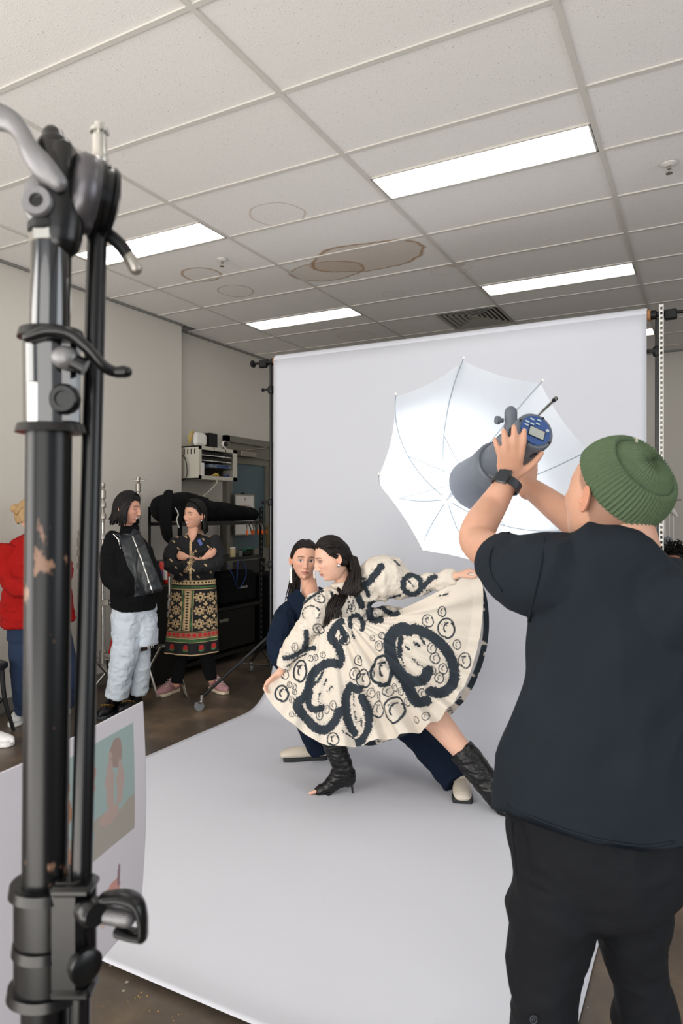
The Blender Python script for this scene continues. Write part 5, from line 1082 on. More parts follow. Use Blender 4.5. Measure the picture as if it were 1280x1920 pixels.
# patterned skirt of the tunic
nu, nv = 420, 190; th = np.linspace(-math.pi, math.pi, nu, endpoint=False); v = np.linspace(0, 1, nv); TH, VV = np.meshgrid(th, v)
cxp = 364-5*VV; yy = 1084+136*VV; hw = (40+10*VV**.8)*5.66/FPX; sag = 6*np.cos(TH)*VV; fo = .010*VV*np.sin(TH*5+.6)+.006*VV*np.sin(TH*11)
base = np.array([0, 0, CAMZ])+5.68*FW; XX = (cxp-640)/FPX*5.68; ZZ = (960-yy-sag*.4)/FPX*5.68
Pq = base+(XX+(hw+fo)*np.sin(TH))[..., None]*RT-((hw*.68+fo)*np.cos(TH))[..., None]*FW+ZZ[..., None]*UP; Pq = Pq.reshape(-1, 3)
s = np.sin(TH).ravel()*1.0*(hw.ravel()*FPX/5.66); s = (TH*hw*FPX/5.66*.80).ravel(); yv = yy.ravel(); C = np.tile(BLK, (len(s), 1)); s2 = s-(-4)
def setm(k, c): C[k] = c
a = np.abs(s2)
cell = 17.0; 
for row_y, col0 in ((1116, 0), (1140, 0), (1164, 0)):
    for ci in range(-5, 6):
        if ci == 0: continue
        cxx = math.copysign(10+9+(abs(ci)-1)*18.5, ci); r = np.hypot(s2-cxx, (yv-row_y)); t = np.arctan2(yv-row_y, s2-cxx); k = (r < 9.5*(.55+.45*np.abs(np.cos(4*t)))) & (r > 2.2) & ~((r > 5) & (r < 5.9)) & (np.abs(np.sin(4*t)) > .12); setm(k, BG)
        r2 = np.hypot(s2-cxx-9.2, yv-row_y-12); t2 = np.arctan2(yv-row_y-12, s2-cxx-9.2); setm((r2 < 4.2*(.4+.6*np.abs(np.cos(2*t2)))), BG)
setm((a < 8.5) & (yv < 1182), BLK); setm((a < 4.2) & (yv < 1182) & (np.abs(((yv % 5)-2.5))+a*.6 > 1.9), BG); setm((a > 4.8) & (a < 5.6) & (yv < 1182), BG); setm((a > 6.2) & (a < 8.2) & (yv < 1180) & (np.sin(yv*4.2) > -.4), GR); setm((a > 8.6) & (a < 9.3) & (yv < 1180) & (yv > 1100), BG)
band = yv-.0*s; setm((yv > 1085) & (yv < 1104), BLK); setm((yv > 1085.5) & (yv < 1093.5) & (np.abs((s2 % 6)-3)+np.abs(yv-1089.5) > 2.1), BG); setm((yv > 1096) & (yv < 1099.5) & (np.sin(s*3.6) > -.4), GR); setm((yv > 1101) & (yv < 1102.2), BG)
setm((yv > 1176) & (yv < 1199), BLK); setm((yv > 1177) & (yv < 1178), BG); rr_ = np.hypot(((s2 % 8.5)-4.25), yv-1184); setm((yv > 1179) & (yv < 1189), SK(150, 110, 86)); setm(rr_ < 3.4, RD); setm((yv > 1190.5) & (yv < 1196.5) & (np.sin(s*3.6) > -.3), GR); setm((yv > 1189.6) & (yv < 1190.5) | (yv > 1196.5) & (yv < 1197.5), BG)
fx_ = (s2+12) % 24-12; tu = (np.abs(fx_) < 3.9*np.sqrt(np.clip(1-((yv-1207)/5.6)**2, 0, 1))); setm(tu & (np.sin(yv*2.4+np.abs(fx_)*1.5) > -.55), RD); setm((np.abs(fx_) < 4.4) & (np.abs(yv-1213-(-np.abs(fx_)*.5)) < 1.1), GR); setm(yv > 1218.3, BG)
put('tunic_skirt', Pq, grid_faces(nu, nv, True), 'painted', wd, cols=C, sharp=None)
b = MB(); b.tube([cp(344, 1190, 5.68), cp(338, 1235, 5.68), cp(331, 1280, 5.66)], [.09, .062, .045], 18, res=4, cap='flat'); b.tube([cp(382, 1190, 5.70), cp(388, 1235, 5.72), cp(396, 1274, 5.74)], [.09, .062, .045], 18, res=4, cap='flat'); b.tube([cp(345, 1150, 5.7), cp(382, 1150, 5.7)], [.10, .10], 16, cap='round')
cloth(wd, 'leggings', b, 'black_fabric', .006, 3, .004, (10, 10, 10), 63)
M['pink_knit'] = mat('pink_marled_knit', S(176, 132, 134), .9, var=.45, vscale=45, stretch=(1, 1, 4)); M['cream_sole'] = mat('cream_sole', S(216, 202, 176), .6)
s1 = shoe(wd, cp(333, 1292, 5.80)*[1, 1, 0], cv(-.42, 0, -.9), .25, .095, 'pink_knit', 'cream_sole', 'sneaker', ank=cp(331, 1278, 5.70)); s2_ = shoe(wd, cp(397, 1287, 5.86)*[1, 1, 0], cv(.62, 0, -.78), .25, .095, 'pink_knit', 'cream_sole', 'sneaker', ank=cp(396, 1271, 5.78))
for s_, hh, dr in ((s1, cp(333, 1292, 5.80)*[1, 1, 0], cv(-.42, 0, -.9)), (s2_, cp(397, 1287, 5.86)*[1, 1, 0], cv(.62, 0, -.78))):
    lc = MB(); sdv = np.cross(dr, UP)
    for k in range(4): p = hh+dr*(.10+.025*k)+UP*(.108-.011*k); lc.tube([p-sdv*.026, p+UP*.004, p+sdv*.026], .0028, 6)
    q = lc.put('laces', 'white_plastic', s_); q['kind'] = 'stuff'

# person in the red sweater
skE = SK(226, 176, 156)
we = thing('person', 'blond person in a red wool sweater and dark jeans, half hidden by the stand', 'person', cp(80, 1350, 4.92)*[1, 1, 0])
JE = dict(head=cp(62, 968, 4.90), neck=cp(64, 1000, 4.92), shL=cp(24, 1025, 4.86), shR=cp(104, 1022, 5.0), elL=cp(20, 1092, 4.80), wrL=cp(66, 1108, 4.70), elR=cp(112, 1088, 4.92), wrR=cp(80, 1104, 4.76), hipL=cp(48, 1180, 4.92), hipR=cp(98, 1180, 4.98), knL=cp(42, 1265, 4.85), anL=cp(42, 1338, 4.92), knR=cp(122, 1255, 4.92), anR=cp(124, 1326, 5.02))
mb = MB(); skeleton(mb, JE, .97, 1.0); hand(mb, JE['wrL'], cv(.8, .3, -.1), cv(.1, 0, 1), cv(0, 1, 0), .85); hand(mb, JE['wrR'], cv(-.8, .3, -.1), cv(.1, 0, 1), cv(0, 1, 0), .85)
hv, hf, hc, HE = head(cp(60, 966, 4.88), cv(.85, -.15, .35), cv(.0, 1, 0), .97, skE, SK(150, 118, 84), lips=(.5, .2, .18))
put_body(we, mb, (hv, hf, hc), skE, .006)
cvx, cfx = hair_cap(HE, 'low', 1.08, noise=.006); rr = np.random.default_rng(4); st = []; en = []; tl = []
for i in range(120): a = rr.uniform(-1.6, 1.6); st.append((math.sin(a)*.8, math.cos(a)*.8, .55)); en.append((math.sin(a)*.4, -1, .1+rr.normal(0, .1))); tl.append([hp(HE, (0, -.01, -.004))-H0 if False else np.array([0, 0, -.01])])
hm = locks(HE, st, en, tl, .010, 3, mid=(0, 0, .4), lift=1.09); hm.ell(hp(HE, (0, -.115, .03)), (.035, .035, .032), None, 14, 10); q = MB(); q.V = list(cvx)+list(hm.V); q.F = [tuple(f) for f in cfx]+[tuple(i+len(cvx) for i in f) for f in hm.F]; q.put('hair', 'hair_blond', we, sharp=None)
b = MB(); re_ = JE['shR']-JE['shL']
b.tube([cp(72, 1168, 4.93), cp(70, 1120, 4.92), cp(66, 1060, 4.92), cp(64, 1020, 4.93), cp(64, 1004, 4.93)], [(.235, .15), (.225, .15), (.195, .13), (.15, .09), (.07, .065)], 24, res=4, ref=re_, cap='flat')
b.tube([JE['shL'], cp(16, 1060, 4.84), cp(22, 1092, 4.79), cp(44, 1104, 4.74), cp(66, 1108, 4.70)], [.075, .070, .066, .055, .042], 18, res=4, cap='flat'); b.tube([JE['shR'], cp(114, 1060, 4.97), cp(112, 1090, 4.9), cp(98, 1100, 4.82), cp(80, 1104, 4.76)], [.075, .070, .066, .055, .042], 18, res=4, cap='flat')
cloth(we, 'sweater', b, 'red_knit', .006, 4, .014, (7, 7, 7), 71)
b = MB(); b.tube([cp(72, 1160, 4.93), cp(74, 1190, 4.94)], [(.20, .13), (.21, .13)], 20, ref=re_, cap='round'); b.tube([JE['hipL'], JE['knL'], cp(44, 1335, 4.9)], [.115, .075, .055], 18, res=5, cap='flat'); b.tube([JE['hipR'], JE['knR'], cp(124, 1322, 5.0)], [.115, .078, .055], 18, res=5, cap='flat')
cloth(we, 'jeans', b, 'dark_denim', .006, 4, .006, (9, 9, 9), 72)
for hx, hy, dd in ((44, 1344, 5.05), (124, 1332, 5.16)): shoe(we, cp(hx, hy, dd)*[1, 1, 0], cv(.15, 0, -1), .25, .09, 'white_shoe', 'white_shoe', 'sneaker', ank=cp(hx, hy-14, dd-.05))

# two seated people beyond the right edge of the backdrop
def seated(c, fwd, label, hairm, hairstyle, topm, topc, legm, skin, seed):
    """c = head centre; everything else hangs below it on a stool"""
    c = np.asarray(c, float); f = nrm(fwd); r = nrm(np.cross(f, UP)); z0 = c[2]; seat = z0-.70; root = thing('person', label, 'person', [c[0], c[1], 0]); P = lambda a, b_, h: np.array([c[0], c[1], 0])+r*a+f*b_+UP*h
    J = dict(head=c+UP*0, neck=P(0, -.02, z0-.15), shL=P(-.17, -.03, z0-.22), shR=P(.17, -.03, z0-.22), elL=P(-.22, .0, z0-.48), elR=P(.22, .0, z0-.48), wrL=P(-.12, .22, z0-.52), wrR=P(.12, .22, z0-.52), hipL=P(-.09, 0, seat+.08), hipR=P(.09, 0, seat+.08), knL=P(-.12, .40, seat+.06), knR=P(.12, .40, seat+.06), anL=P(-.12, .36, .10), anR=P(.12, .36, .10))
    mb = MB(); skeleton(mb, J, .97, .95)
    for s, g in (('L', 1), ('R', -1)): hand(mb, J['wr'+s], f, -UP, r*g, .9)
    hv, hf, hc, H = head(c, f, UP, .97, skin, SK(20, 16, 14), n=(110, 90)); put_body(root, mb, (hv, hf, hc), skin, .007)
    rr = np.random.default_rng(seed); h = MB()
    if hairstyle == 'curly':
        for i in range(260):
            a = rr.uniform(-math.pi, math.pi); z = rr.uniform(-.75, 1); 
            if abs(a) < 1.0 and z < .55: continue
            u = np.array([math.sin(a)*math.sqrt(1-z*z), math.cos(a)*math.sqrt(1-z*z), z]); o = hp(H, skull(u, 1.0+rr.uniform(.05, .42))); t0 = rr.uniform(0, 6); ax_ = nrm(rr.normal(0, 1, 3)); e1 = perp(ax_); e2 = np.cross(ax_, e1)
            h.tube([o+ax_*(.006*k)+(e1*math.cos(t0+k*1.1)+e2*math.sin(t0+k*1.1))*.013 for k in range(9)], .0045, 5)
        for i in range(0): pass
        cvx, cfx = hair_cap(H, 'low', 1.12, n=(60, 40)); q = MB(); q.V = list(cvx)+h.V; q.F = [tuple(x) for x in cfx]+[tuple(i+len(cvx) for i in x) for x in h.F]; q.put('hair', hairm, root, sharp=None)
    else: bob(H, root, hairm, 160, .12, seed, r=.012)
    b = MB(); b.tube([P(0, 0, seat+.02), P(0, -.02, seat+.25), P(0, -.02, z0-.25), P(0, -.02, z0-.17)], [(.17, .13), (.15, .12), (.18, .10), (.07, .06)], 22, res=4, ref=r, cap='flat')
    for s in 'LR': b.tube([J['sh'+s], J['el'+s], J['wr'+s]], [.065, .055, .042], 14, res=4, cap='flat')
    cloth(root, 'top', b, topm, .008, 4, .006, (9, 9, 9), seed)
    b = MB(); b.tube([J['hipL'], J['hipR']], [.11, .11], 16, cap='round')
    for s in 'LR': b.tube([J['hip'+s], J['kn'+s], P(-.12 if s == 'L' else .12, .37, seat-.05), J['an'+s]], [.10, .085, .08, .055], 16, res=4, cap='flat')
    cloth(root, 'trousers', b, legm, .008, 4, .005, (9, 9, 9), seed+1)
    for a in (-.12, .12): shoe(root, P(a, .30, 0), f, .26, .095, 'black_plastic', 'black_sole', 'sneaker', ank=P(a, .36, .12))
    st = thing('stool', 'round black stool under the '+('curly-haired' if hairstyle == 'curly' else 'brown-haired')+' seated person', 'stool', [c[0], c[1], 0]); MB().lathe(P(0, 0, seat-.075), UP, [(0, .14), (.01, .17), (.04, .17), (.05, .15)], 28).put('seat', 'black_plastic', st)
    for k in range(4): t = k*math.pi/2+.78; MB().tube([P(.11*math.cos(t), .11*math.sin(t), seat-.075), P(.18*math.cos(t), .18*math.sin(t), 0)], .011, 10).put('leg', 'dull_steel', st)
seated(cp(1266, 1055, 5.35), cv(-.8, 0, -.6), 'seated person with curly dark hair at the right edge of the picture', 'hair_black', 'curly', 'black_fabric', None, 'black_fabric', SK(190, 130, 100), 81)
seated(cp(1217, 1005, 6.2), cv(-.3, 0, 1), 'seated person with long brown hair between backdrop edge and right pole', 'hair_brown', 'bob', 'navy', None, 'black_fabric', SK(200, 150, 120), 85)
# shoe of somebody sitting just outside the left edge, and the chair leg
wsn = thing('shoe', 'clean white leather shoe resting on the floor at the left edge', 'shoe', cp(-4, 1402, 4.4)*[1, 1, 0]); shoe(wsn, cp(-40, 1392, 4.50)*[1, 1, 0], cv(1, 0, -.32), .27, .10, 'white_shoe', 'white_shoe', 'sneaker', ank=cp(-36, 1375, 4.5), name='upper')
ch = thing('chair', 'black bentwood chair cut off by the left edge behind the white shoe', 'chair', cp(-50, 1380, 4.62)*[1, 1, 0]); o0 = cp(-50, 1380, 4.62)*[1, 1, 0]; M['bent'] = mat('black_lacquered_wood', S(24, 24, 26), .35)
MB().lathe(o0+UP*.44, UP, [(0, .19), (.01, .21), (.03, .21), (.04, .19)], 32).put('seat', 'bent', ch)
for k in range(4):
    t = k*math.pi/2+.55; dx = RT*math.cos(t)+FW*math.sin(t); MB().tube([o0+dx*.17+UP*.44, o0+dx*.19+UP*.22, o0+dx*.245], [.017, .015, .012], 12, res=4).put('leg', 'bent', ch)
MB().tube([o0+(RT*math.cos(t)+FW*math.sin(t))*.17+UP*.22 for t in np.linspace(0, 6.283, 25)], .008, 8).put('ring_stretcher', 'bent', ch)
MB().tube([o0-RT*.19-FW*.08+UP*.45, o0-RT*.24-FW*.1+UP*.75, o0-RT*.25+UP*.9, o0-RT*.24+FW*.1+UP*.75, o0-RT*.19+FW*.08+UP*.45], .013, 12, res=6).put('back_hoop', 'bent', ch)
# ------------------------------------------------------------------ foreground boom stand
FD = .62; q_ = FD/FPX
def fp(x, y, d=FD): return cp(x, y, d)
fs = thing('light_stand', 'tall glossy black stand with clamp head and collars, blurred close at the left', 'stand', fp(87, 960)*[1, 1, 0])
M['stand_black'] = mat('scuffed_gloss_black', S(9, 10, 12), .27, spec=.45); 
M['stand_gloss'] = mat('polished_black_tube', S(12, 13, 16), .14, spec=1.0, coat=.8)
# chipped paint on the lower tube
def chipped():
    m = bpy.data.materials.new('chipped_black_tube'); m.use_nodes = True; nt = m.node_tree; N = nt.nodes; L = nt.links; b = N['Principled BSDF']; b.inputs['Roughness'].default_value = .30; b.inputs['Specular IOR Level'].default_value = .4
    tc = N.new('ShaderNodeTexCoord'); n = N.new('ShaderNodeTexNoise'); n.inputs['Scale'].default_value = 38; n.inputs['Detail'].default_value = 4; mp = N.new('ShaderNodeMapping'); mp.inputs['Scale'].default_value = (1, 1, .45); L.new(tc.outputs['Object'], mp.inputs[0]); L.new(mp.outputs[0], n.inputs['Vector'])
    r = N.new('ShaderNodeValToRGB'); e = r.color_ramp.elements; e[0].position = .63; e[0].color = S(9, 10, 12); e[1].position = .66; e[1].color = S(128, 98, 80); L.new(n.outputs[0], r.inputs[0]); L.new(r.outputs[0], b.inputs['Base Color']); return m
M['chipped'] = chipped()
MB().tube([fp(97, 430), fp(93, 640)], .0172, 40).put('upper_tube', 'stand_gloss', fs); MB().tube([fp(92, 800), fp(85, 1660)], .0196, 40).put('middle_tube', 'chipped', fs)
e0 = fp(85, 1840); MB().tube([e0, [fp(83, 2400)[0], fp(83, 2400)[1], .14]], .0205, 40).put('lower_tube', 'stand_black', fs)
MB().tube([fp(182, 440, .655), fp(152, 1660, .615)], .0092, 28).put('boom_tube', 'stand_black', fs); MB().tube([fp(150, 1840, .612), fp(140, 2500, .60)], .0092, 28).put('boom_tube_end', 'stand_black', fs)
k = MB(); k.lathe(fp(96, 462), UP, [(0, .0176), (.001, .0186), (.010, .0186), (.011, .0176)], 8); k.put('steel_ring', 'chrome', fs, sharp=20)
k = MB(); k.lathe(fp(96, 442), UP, [(0, .0178), (.002, .0196), (.008, .0196), (.010, .0178), (.013, .016)], 32); k.put('black_ring', 'black_plastic', fs)
k = MB(); k.tube([fp(112, 448), fp(112, 400), fp(108, 330), fp(102, 275), fp(100, 258)], [(.019, .018), (.021, .018), (.019, .017), (.016, .014), (.010, .011)], 20, res=4, ref=RT, cap='round'); k.box(fp(120, 350), (.020, .03, .075), np.array([RT, FW, UP]).T, bev=.004); k.put('head_body', 'stand_black', fs, sharp=60)
k = MB(); k.ell(fp(80, 375, .615), (.018, .010, .026), np.array([RT, FW, UP]).T, 24, 16); k.put('side_plate', 'grey_metal', fs, sharp=None)
k = MB(); k.lathe(fp(73, 380, .603), -FW, [(0, .0135), (.004, .0135), (.006, .0120), (.006, .0062), (.001, .006)], 28); k.put('eyelet', 'grey_metal', fs); MB().lathe(fp(73, 380, .598), -FW, [(0, .0058), (.0008, .0055)], 20).put('eyelet_hole', 'black_plastic', fs)
ax = cv(.78, -.12, .45); k = MB(); k.lathe(fp(128, 356, .63), ax, [(.0, .022), (.002, .032), (.008, .0365), (.016, .0360), (.024, .032), (.026, .022)], 40); k.put('friction_dome', mat('dome_grey_metal', S(96, 94, 98), .35, .7), fs, sharp=60)
k = MB(); k.lathe(fp(158, 368, .645), ax, [(0, .024), (.0, .034), (.004, .0355), (.006, .033), (.008, .033), (.009, .036), (.013, .036), (.015, .031), (.020, .031), (.022, .0335), (.026, .031), (.030, .016)], 40); k.put('friction_discs', 'stand_black', fs, sharp=30)
k = MB(); k.tube([fp(112, 345, .60), fp(82, 315, .595), fp(56, 282, .595), fp(42, 252, .60), fp(20, 228, .605), fp(-22, 214, .61)], [(.008, .006), (.011, .006), (.0095, .006), (.0085, .006), (.010, .0065), (.013, .007)], 16, res=5, ref=cv(.5, .6, -.2), cap='round'); k.put('tee_handle', 'grey_metal', fs, sharp=None)
k = MB(); k.tube([fp(205, 440, .66), fp(228, 462, .66), fp(243, 485, .66)], [.0065, .0065, .006], 14, res=4, cap='round'); k.put('locking_lever', 'black_plastic', fs, sharp=None); MB().tube([fp(242, 483, .66), fp(254, 503, .66)], .0066, 14, cap='round').put('lever_tip', 'dull_steel', fs)
k = MB(); sp0 = fp(187, 312, .64); k.lathe(sp0, UP, [(0, .008), (.006, .0085), (.008, .0075), (.014, .0068), (.028, .0068), (.029, .0055), (.0305, .0055), (.031, .0085), (.034, .0085), (.0345, .0045), (.040, .0045), (.041, .003)], 24); k.put('spigot', 'chrome', fs, sharp=25)
MB().tube([fp(190, 345, .65), fp(187, 308, .64)], .0105, 16).put('spigot_socket', 'stand_black', fs)
# upper collar
k = MB(); k.tube([fp(98, 800), fp(96, 628)], [(.0245, .0225)]*2, 32, ref=RT); k.box(fp(122, 715, .612), (.024, .018, .080), np.array([RT, FW, UP]).T, bev=.004); k.put('collar_sleeve', 'stand_gloss', fs, sharp=40)
k = MB(); k.tube([fp(96, 636), fp(96, 620)], [(.029, .026), (.027, .025)], 32, ref=RT); k.put('collar_rim', 'stand_black', fs); k = MB(); k.tube([fp(96, 812), fp(96, 796)], [(.031, .027), (.029, .025)], 32, ref=RT); k.put('collar_rim', 'stand_black', fs)
k = MB(); k.box(fp(63, 760, .60), (.010, .006, .042), np.array([RT, FW, UP]).T, bev=.0015); k.put('steel_plate', 'chrome', fs)
k = MB(); k.tube([fp(52, 634, .595), fp(92, 622, .593), fp(135, 630, .597), (fp(165, 655, .60)), fp(192, 685, .605), fp(215, 697, .61), fp(236, 697, .61)], [(.004, .006), (.0055, .008), (.0055, .009), (.005, .0085), (.005, .007), (.005, .006), (.0055, .006)], 14, res=5, ref=UP, cap='round'); k.put('wing_handle', 'stand_black', fs, sharp=None)
MB().ell(fp(122, 670, .597), (.012, .010, .010), np.array([RT, FW, UP]).T, 20, 14).put('pivot_dome', 'grey_metal', fs, sharp=None); MB().tube([fp(122, 670, .597), fp(160, 690, .60)], .0075, 16).put('pivot_barrel', 'stand_black', fs)
k = MB(); k.lathe(fp(124, 750, .606), -FW, [(0, .0135), (.006, .0135), (.009, .011), (.009, .007), (.007, .0065), (.007, .003)], 28); k.put('collar_bolt', 'stand_black', fs)
# lower double collar
k = MB(); k.tube([fp(90, 1850), fp(90, 1650)], [(.029, .026)]*2, 32, ref=RT); k.box(fp(128, 1750, .605), (.030, .022, .096), np.array([RT, FW, UP]).T, bev=.005); k.tube([fp(152, 1850, .615), fp(152, 1650, .615)], .0135, 20); k.put('clamp_body', 'stand_black', fs, sharp=40)
for (yy, r1) in ((1660, .0335), (1850, .0355), (1765, .0305)):
    k = MB(); k.tube([fp(90, yy+9), fp(90, yy-9)], [(r1, .030), (r1*.96, .029)], 32, ref=RT)
    if yy != 1765: k.box(fp(140, yy, .605), (.036, .028, .009), np.array([RT, FW, UP]).T, bev=.003)
    k.put('clamp_rim', 'stand_black', fs)
k = MB(); k.lathe(fp(160, 1702, .60), cv(.7, 0, -.6), [(0, .011), (.008, .0125), (.014, .0125), (.018, .010)], 24); k.put('bolt_boss', 'stand_black', fs); k = MB(); k.lathe(fp(150, 1803, .60), cv(.7, 0, -.6), [(0, .012), (.008, .0145), (.012, .0145), (.014, .011)], 24); k.put('bolt_boss', 'stand_black', fs)
MB().tube([fp(180, 1712, .60), fp(238, 1722, .598)], .0075, 18, cap='round').put('wing_bolt_shaft', 'grey_metal', fs)
k = MB(); k.tube([fp(196, 1684, .60), fp(228, 1682, .598), fp(255, 1692, .598), fp(266, 1718, .598), fp(268, 1755, .598)], [(.005, .010), (.0055, .010), (.0055, .010), (.0045, .010), (.004, .010)], 14, res=4, ref=np.cross(FW, RT)*0+cv(.5, .8, 0), cap='round'); k.tube([fp(222, 1745, .598), fp(245, 1752, .598), fp(268, 1756, .598)], [(.004, .009)]*3, 12, res=3, ref=UP, cap='round'); k.put('wing_bolt_head', 'stand_black', fs, sharp=None)
MB().lathe([e0[0], e0[1], .50], UP, [(0, .022), (.01, .034), (.05, .034), (.06, .022)], 24).put('leg_collar', 'stand_black', fs)
for t in (2.2, 4.3, 0.2):
    dv = np.array([math.cos(t), math.sin(t), 0]); b0 = np.array([e0[0], e0[1], .52]); MB().tube([b0+dv*.03, b0*[1, 1, 0]+dv*.30+[0, 0, .012]], .012, 12).put('leg', 'stand_black', fs)

# ------------------------------------------------------------------ curved print sheet standing behind it
mbd = thing('print_sheet', 'white sheet with two printed fashion pictures hanging beside the near stand', 'print', cp(150, 1600, 1.3)*[1, 1, 0]); nu, nv = 260, 260; U, Vv = np.meshgrid(np.linspace(0, 1.45, nu), np.linspace(0, 1, nv)); U = U.ravel(); Vv = Vv.ravel()
Xc = -.431-.101*U-.05*np.clip(U-.9, 0, 9)**1.4; Dd = 1.5-.424*U; Z = 1.089-.464*Vv-.012*U*Vv+.02*np.clip(U-.85, 0, 9); Xc = Xc+.010*np.sin(Vv*3.1)*np.exp(-U*3)-.006*Vv
P = np.array([0, 0, 0])+Xc[:, None]*RT+Dd[:, None]*FW+Z[:, None]*UP; C = np.tile(SK(214, 210, 216), (len(P), 1)); P3 = np.c_[U*9, Vv*9, U*0]
pic = (U > .10) & (U < .70) & (Vv > .07) & (Vv < .55); C[pic] = SK(158, 178, 176); low = pic & (Vv > .40+.05*vnoise(P3)); C[low] = SK(166, 160, 150)
def blob(u, v, ru, rv, c):
    k = pic & ((((U-u)/ru)**2+((Vv-v)/rv)**2+.5*vnoise(P3*3)) < 1); C[k] = c
blob(.25, .17, .05, .07, SK(160, 138, 132)); blob(.30, .28, .035, .12, SK(182, 160, 153)); blob(.22, .30, .03, .10, SK(182, 160, 153)); blob(.30, .41, .08, .03, SK(184, 160, 152)); blob(.46, .20, .05, .09, SK(176, 134, 122)); blob(.48, .40, .06, .16, SK(120, 170, 190)); blob(.64, .36, .06, .2, SK(180, 120, 84))
pic = (U > .12) & (U < .5) & (Vv > .64) & (Vv < .92); blob(.26, .76, .05, .07, SK(206, 150, 140)); blob(.22, .70, .012, .05, SK(150, 120, 130)); blob(.33, .82, .03, .05, SK(214, 190, 182))
o = put('sheet', P, grid_faces(nu, nv), 'painted_gloss', mbd, cols=C, sharp=None); md = o.modifiers.new('s', 'SOLIDIFY'); md.thickness = .0025
for u_ in (.62, 1.3): a = (-.431-.101*u_-.03)*RT+(1.5-.424*u_)*FW; MB().tube([a+UP*1.0, a], .008, 10).put('easel_leg', 'black_metal', mbd)
MB().tube([(-.431-.101*.62-.03)*RT+(1.5-.424*.62)*FW+UP*.62, (-.431-.101*1.3-.03)*RT+(1.5-.424*1.3)*FW+UP*.60], .008, 10).put('easel_bar', 'black_metal', mbd)

# ------------------------------------------------------------------ network cabinet and the things on it
RX, RY0, RY1, RZ0, RZ1 = -4.51, 5.42, 6.05, 1.83, 2.166; WX = XL2
rk = thing('network_cabinet', 'open cream wall-mounted network cabinet with patch panels above the black shelf', 'cabinet', (WX, 5.7, RZ0)); t = .012
k = MB(); xm = (RX+WX)/2; dx = RX-WX
k.box((xm, RY0+t/2, (RZ0+RZ1)/2), (dx, t, RZ1-RZ0)); k.box((xm, RY1-t/2, (RZ0+RZ1)/2), (dx, t, RZ1-RZ0)); k.box((xm, (RY0+RY1)/2, RZ0+t/2), (dx, RY1-RY0, t)); k.box((xm, (RY0+RY1)/2, RZ1-t/2), (dx, RY1-RY0, t)); k.box((WX+.008, (RY0+RY1)/2, (RZ0+RZ1)/2), (.01, RY1-RY0, RZ1-RZ0))
k.put('shell', 'cream_metal', rk)
k = MB(); 
for (y, z, sy_, sz_) in ((RY0+.02, (RZ0+RZ1)/2, .04, RZ1-RZ0), (RY1-.035, (RZ0+RZ1)/2, .07, RZ1-RZ0), ((RY0+RY1)/2, RZ0+.02, RY1-RY0, .04), ((RY0+RY1)/2, RZ1-.018, RY1-RY0, .036)): k.box((RX+.002, y, z), (.006, sy_, sz_))
k.put('front_frame', 'cream_metal', rk)
for i in range(5): MB().box((RX-.05-.045*i, RY0-.001, RZ1-.055), (.012, .003, .055)).put('vent_slot', 'vent_dark', rk)
ya, yb = RY0+.045, RY1-.075; ym_ = (ya+yb)/2
for i, z in enumerate((2.09, 2.035)):
    pp = MB().box((RX-.02, ym_, z), (.02, yb-ya, .040)).put('patch_panel', 'black_plastic', rk); MB().box((RX-.008, ym_, z-.012), (.003, yb-ya-.02, .008)).put('label_strip', 'white_plastic', pp)
    for j in range(16): MB().box((RX-.0085, ya+.03+j*.031, z+.006), (.003, .016, .012)).put('port', 'vent_dark', pp)
sw = MB().box((RX-.06, ym_+.06, 1.975), (.12, .34, .035), bev=.003).put('network_switch', mat('switch_blue_grey', S(110, 124, 134), .4), rk); MB().box((RX+.001, ym_+.09, 1.977), (.003, .20, .018)).put('port_row', 'blue_plastic', sw)
MB().box((RX-.12, ym_, 1.95), (.2, yb-ya, .006)).put('inner_shelf', 'vent_dark', rk); MB().box((RX-.14, ym_, 1.99), (.28, yb-ya, .30)).put('interior_back', 'vent_dark', rk).location = (-.14, 0, 0)
MB().box((RX+.006, RY0+.055, 1.93), (.003, .05, .13), bev=.001).put('paper_card', 'white_plastic', rk)
k = MB(); 
for i in range(7): k.tube([(RX-.05, ym_-.10+.02*i, 1.85), (RX-.02, ym_-.03+.012*i, 1.885+.008*(i % 3)), (RX-.05, ym_+.06, 1.86)], .006, 8, res=3)
k.put('yellow_cables', mat('yellow_cable', S(206, 176, 70), .5), rk)
for i in range(3): MB().tube([(RX-.03, ym_+.12, 1.86), (RX-.01, ym_+.17+.01*i, 1.885+.006*i), (RX-.02, ym_+.22, 1.875)], .005, 8, res=3).put('blue_cable', 'blue_plastic', rk)
for y in (ym_-.07, ym_+.12): MB().tube([(RX-.02, y-.02, RZ1+.002), (RX+.012, y, RZ1-.01), (RX+.012, y, 2.05), (RX+.01, y+.01, 1.99), (RX-.02, y+.01, 1.975)], .0028, 8, res=3).put('black_cable', 'black_plastic', rk)
rt = thing('router', 'rounded white box standing on top of the network cabinet', 'router', cp(376, 836, 6.9)); c = np.array([-4.60, 5.545, RZ1+.075]); ev, ef = [], None
k = MB().box(c, (.06, .20, .145), bev=.03); V, F = remesh(k, .006, 6); put('shell', V, F, 'white_plastic', rt, sharp=None); MB().box(c+[0, 0, -.071], (.05, .12, .008)).put('foot', 'white_plastic', rt)
tag(MB().box((-4.66, 5.75, RZ1+.08), (.16, .13, .158), bev=.008).put('speaker_box', 'black_plastic', org=(-4.66, 5.75, RZ1)), 'matt black box on the cabinet beside the rounded white box', 'box')
yc = MB()
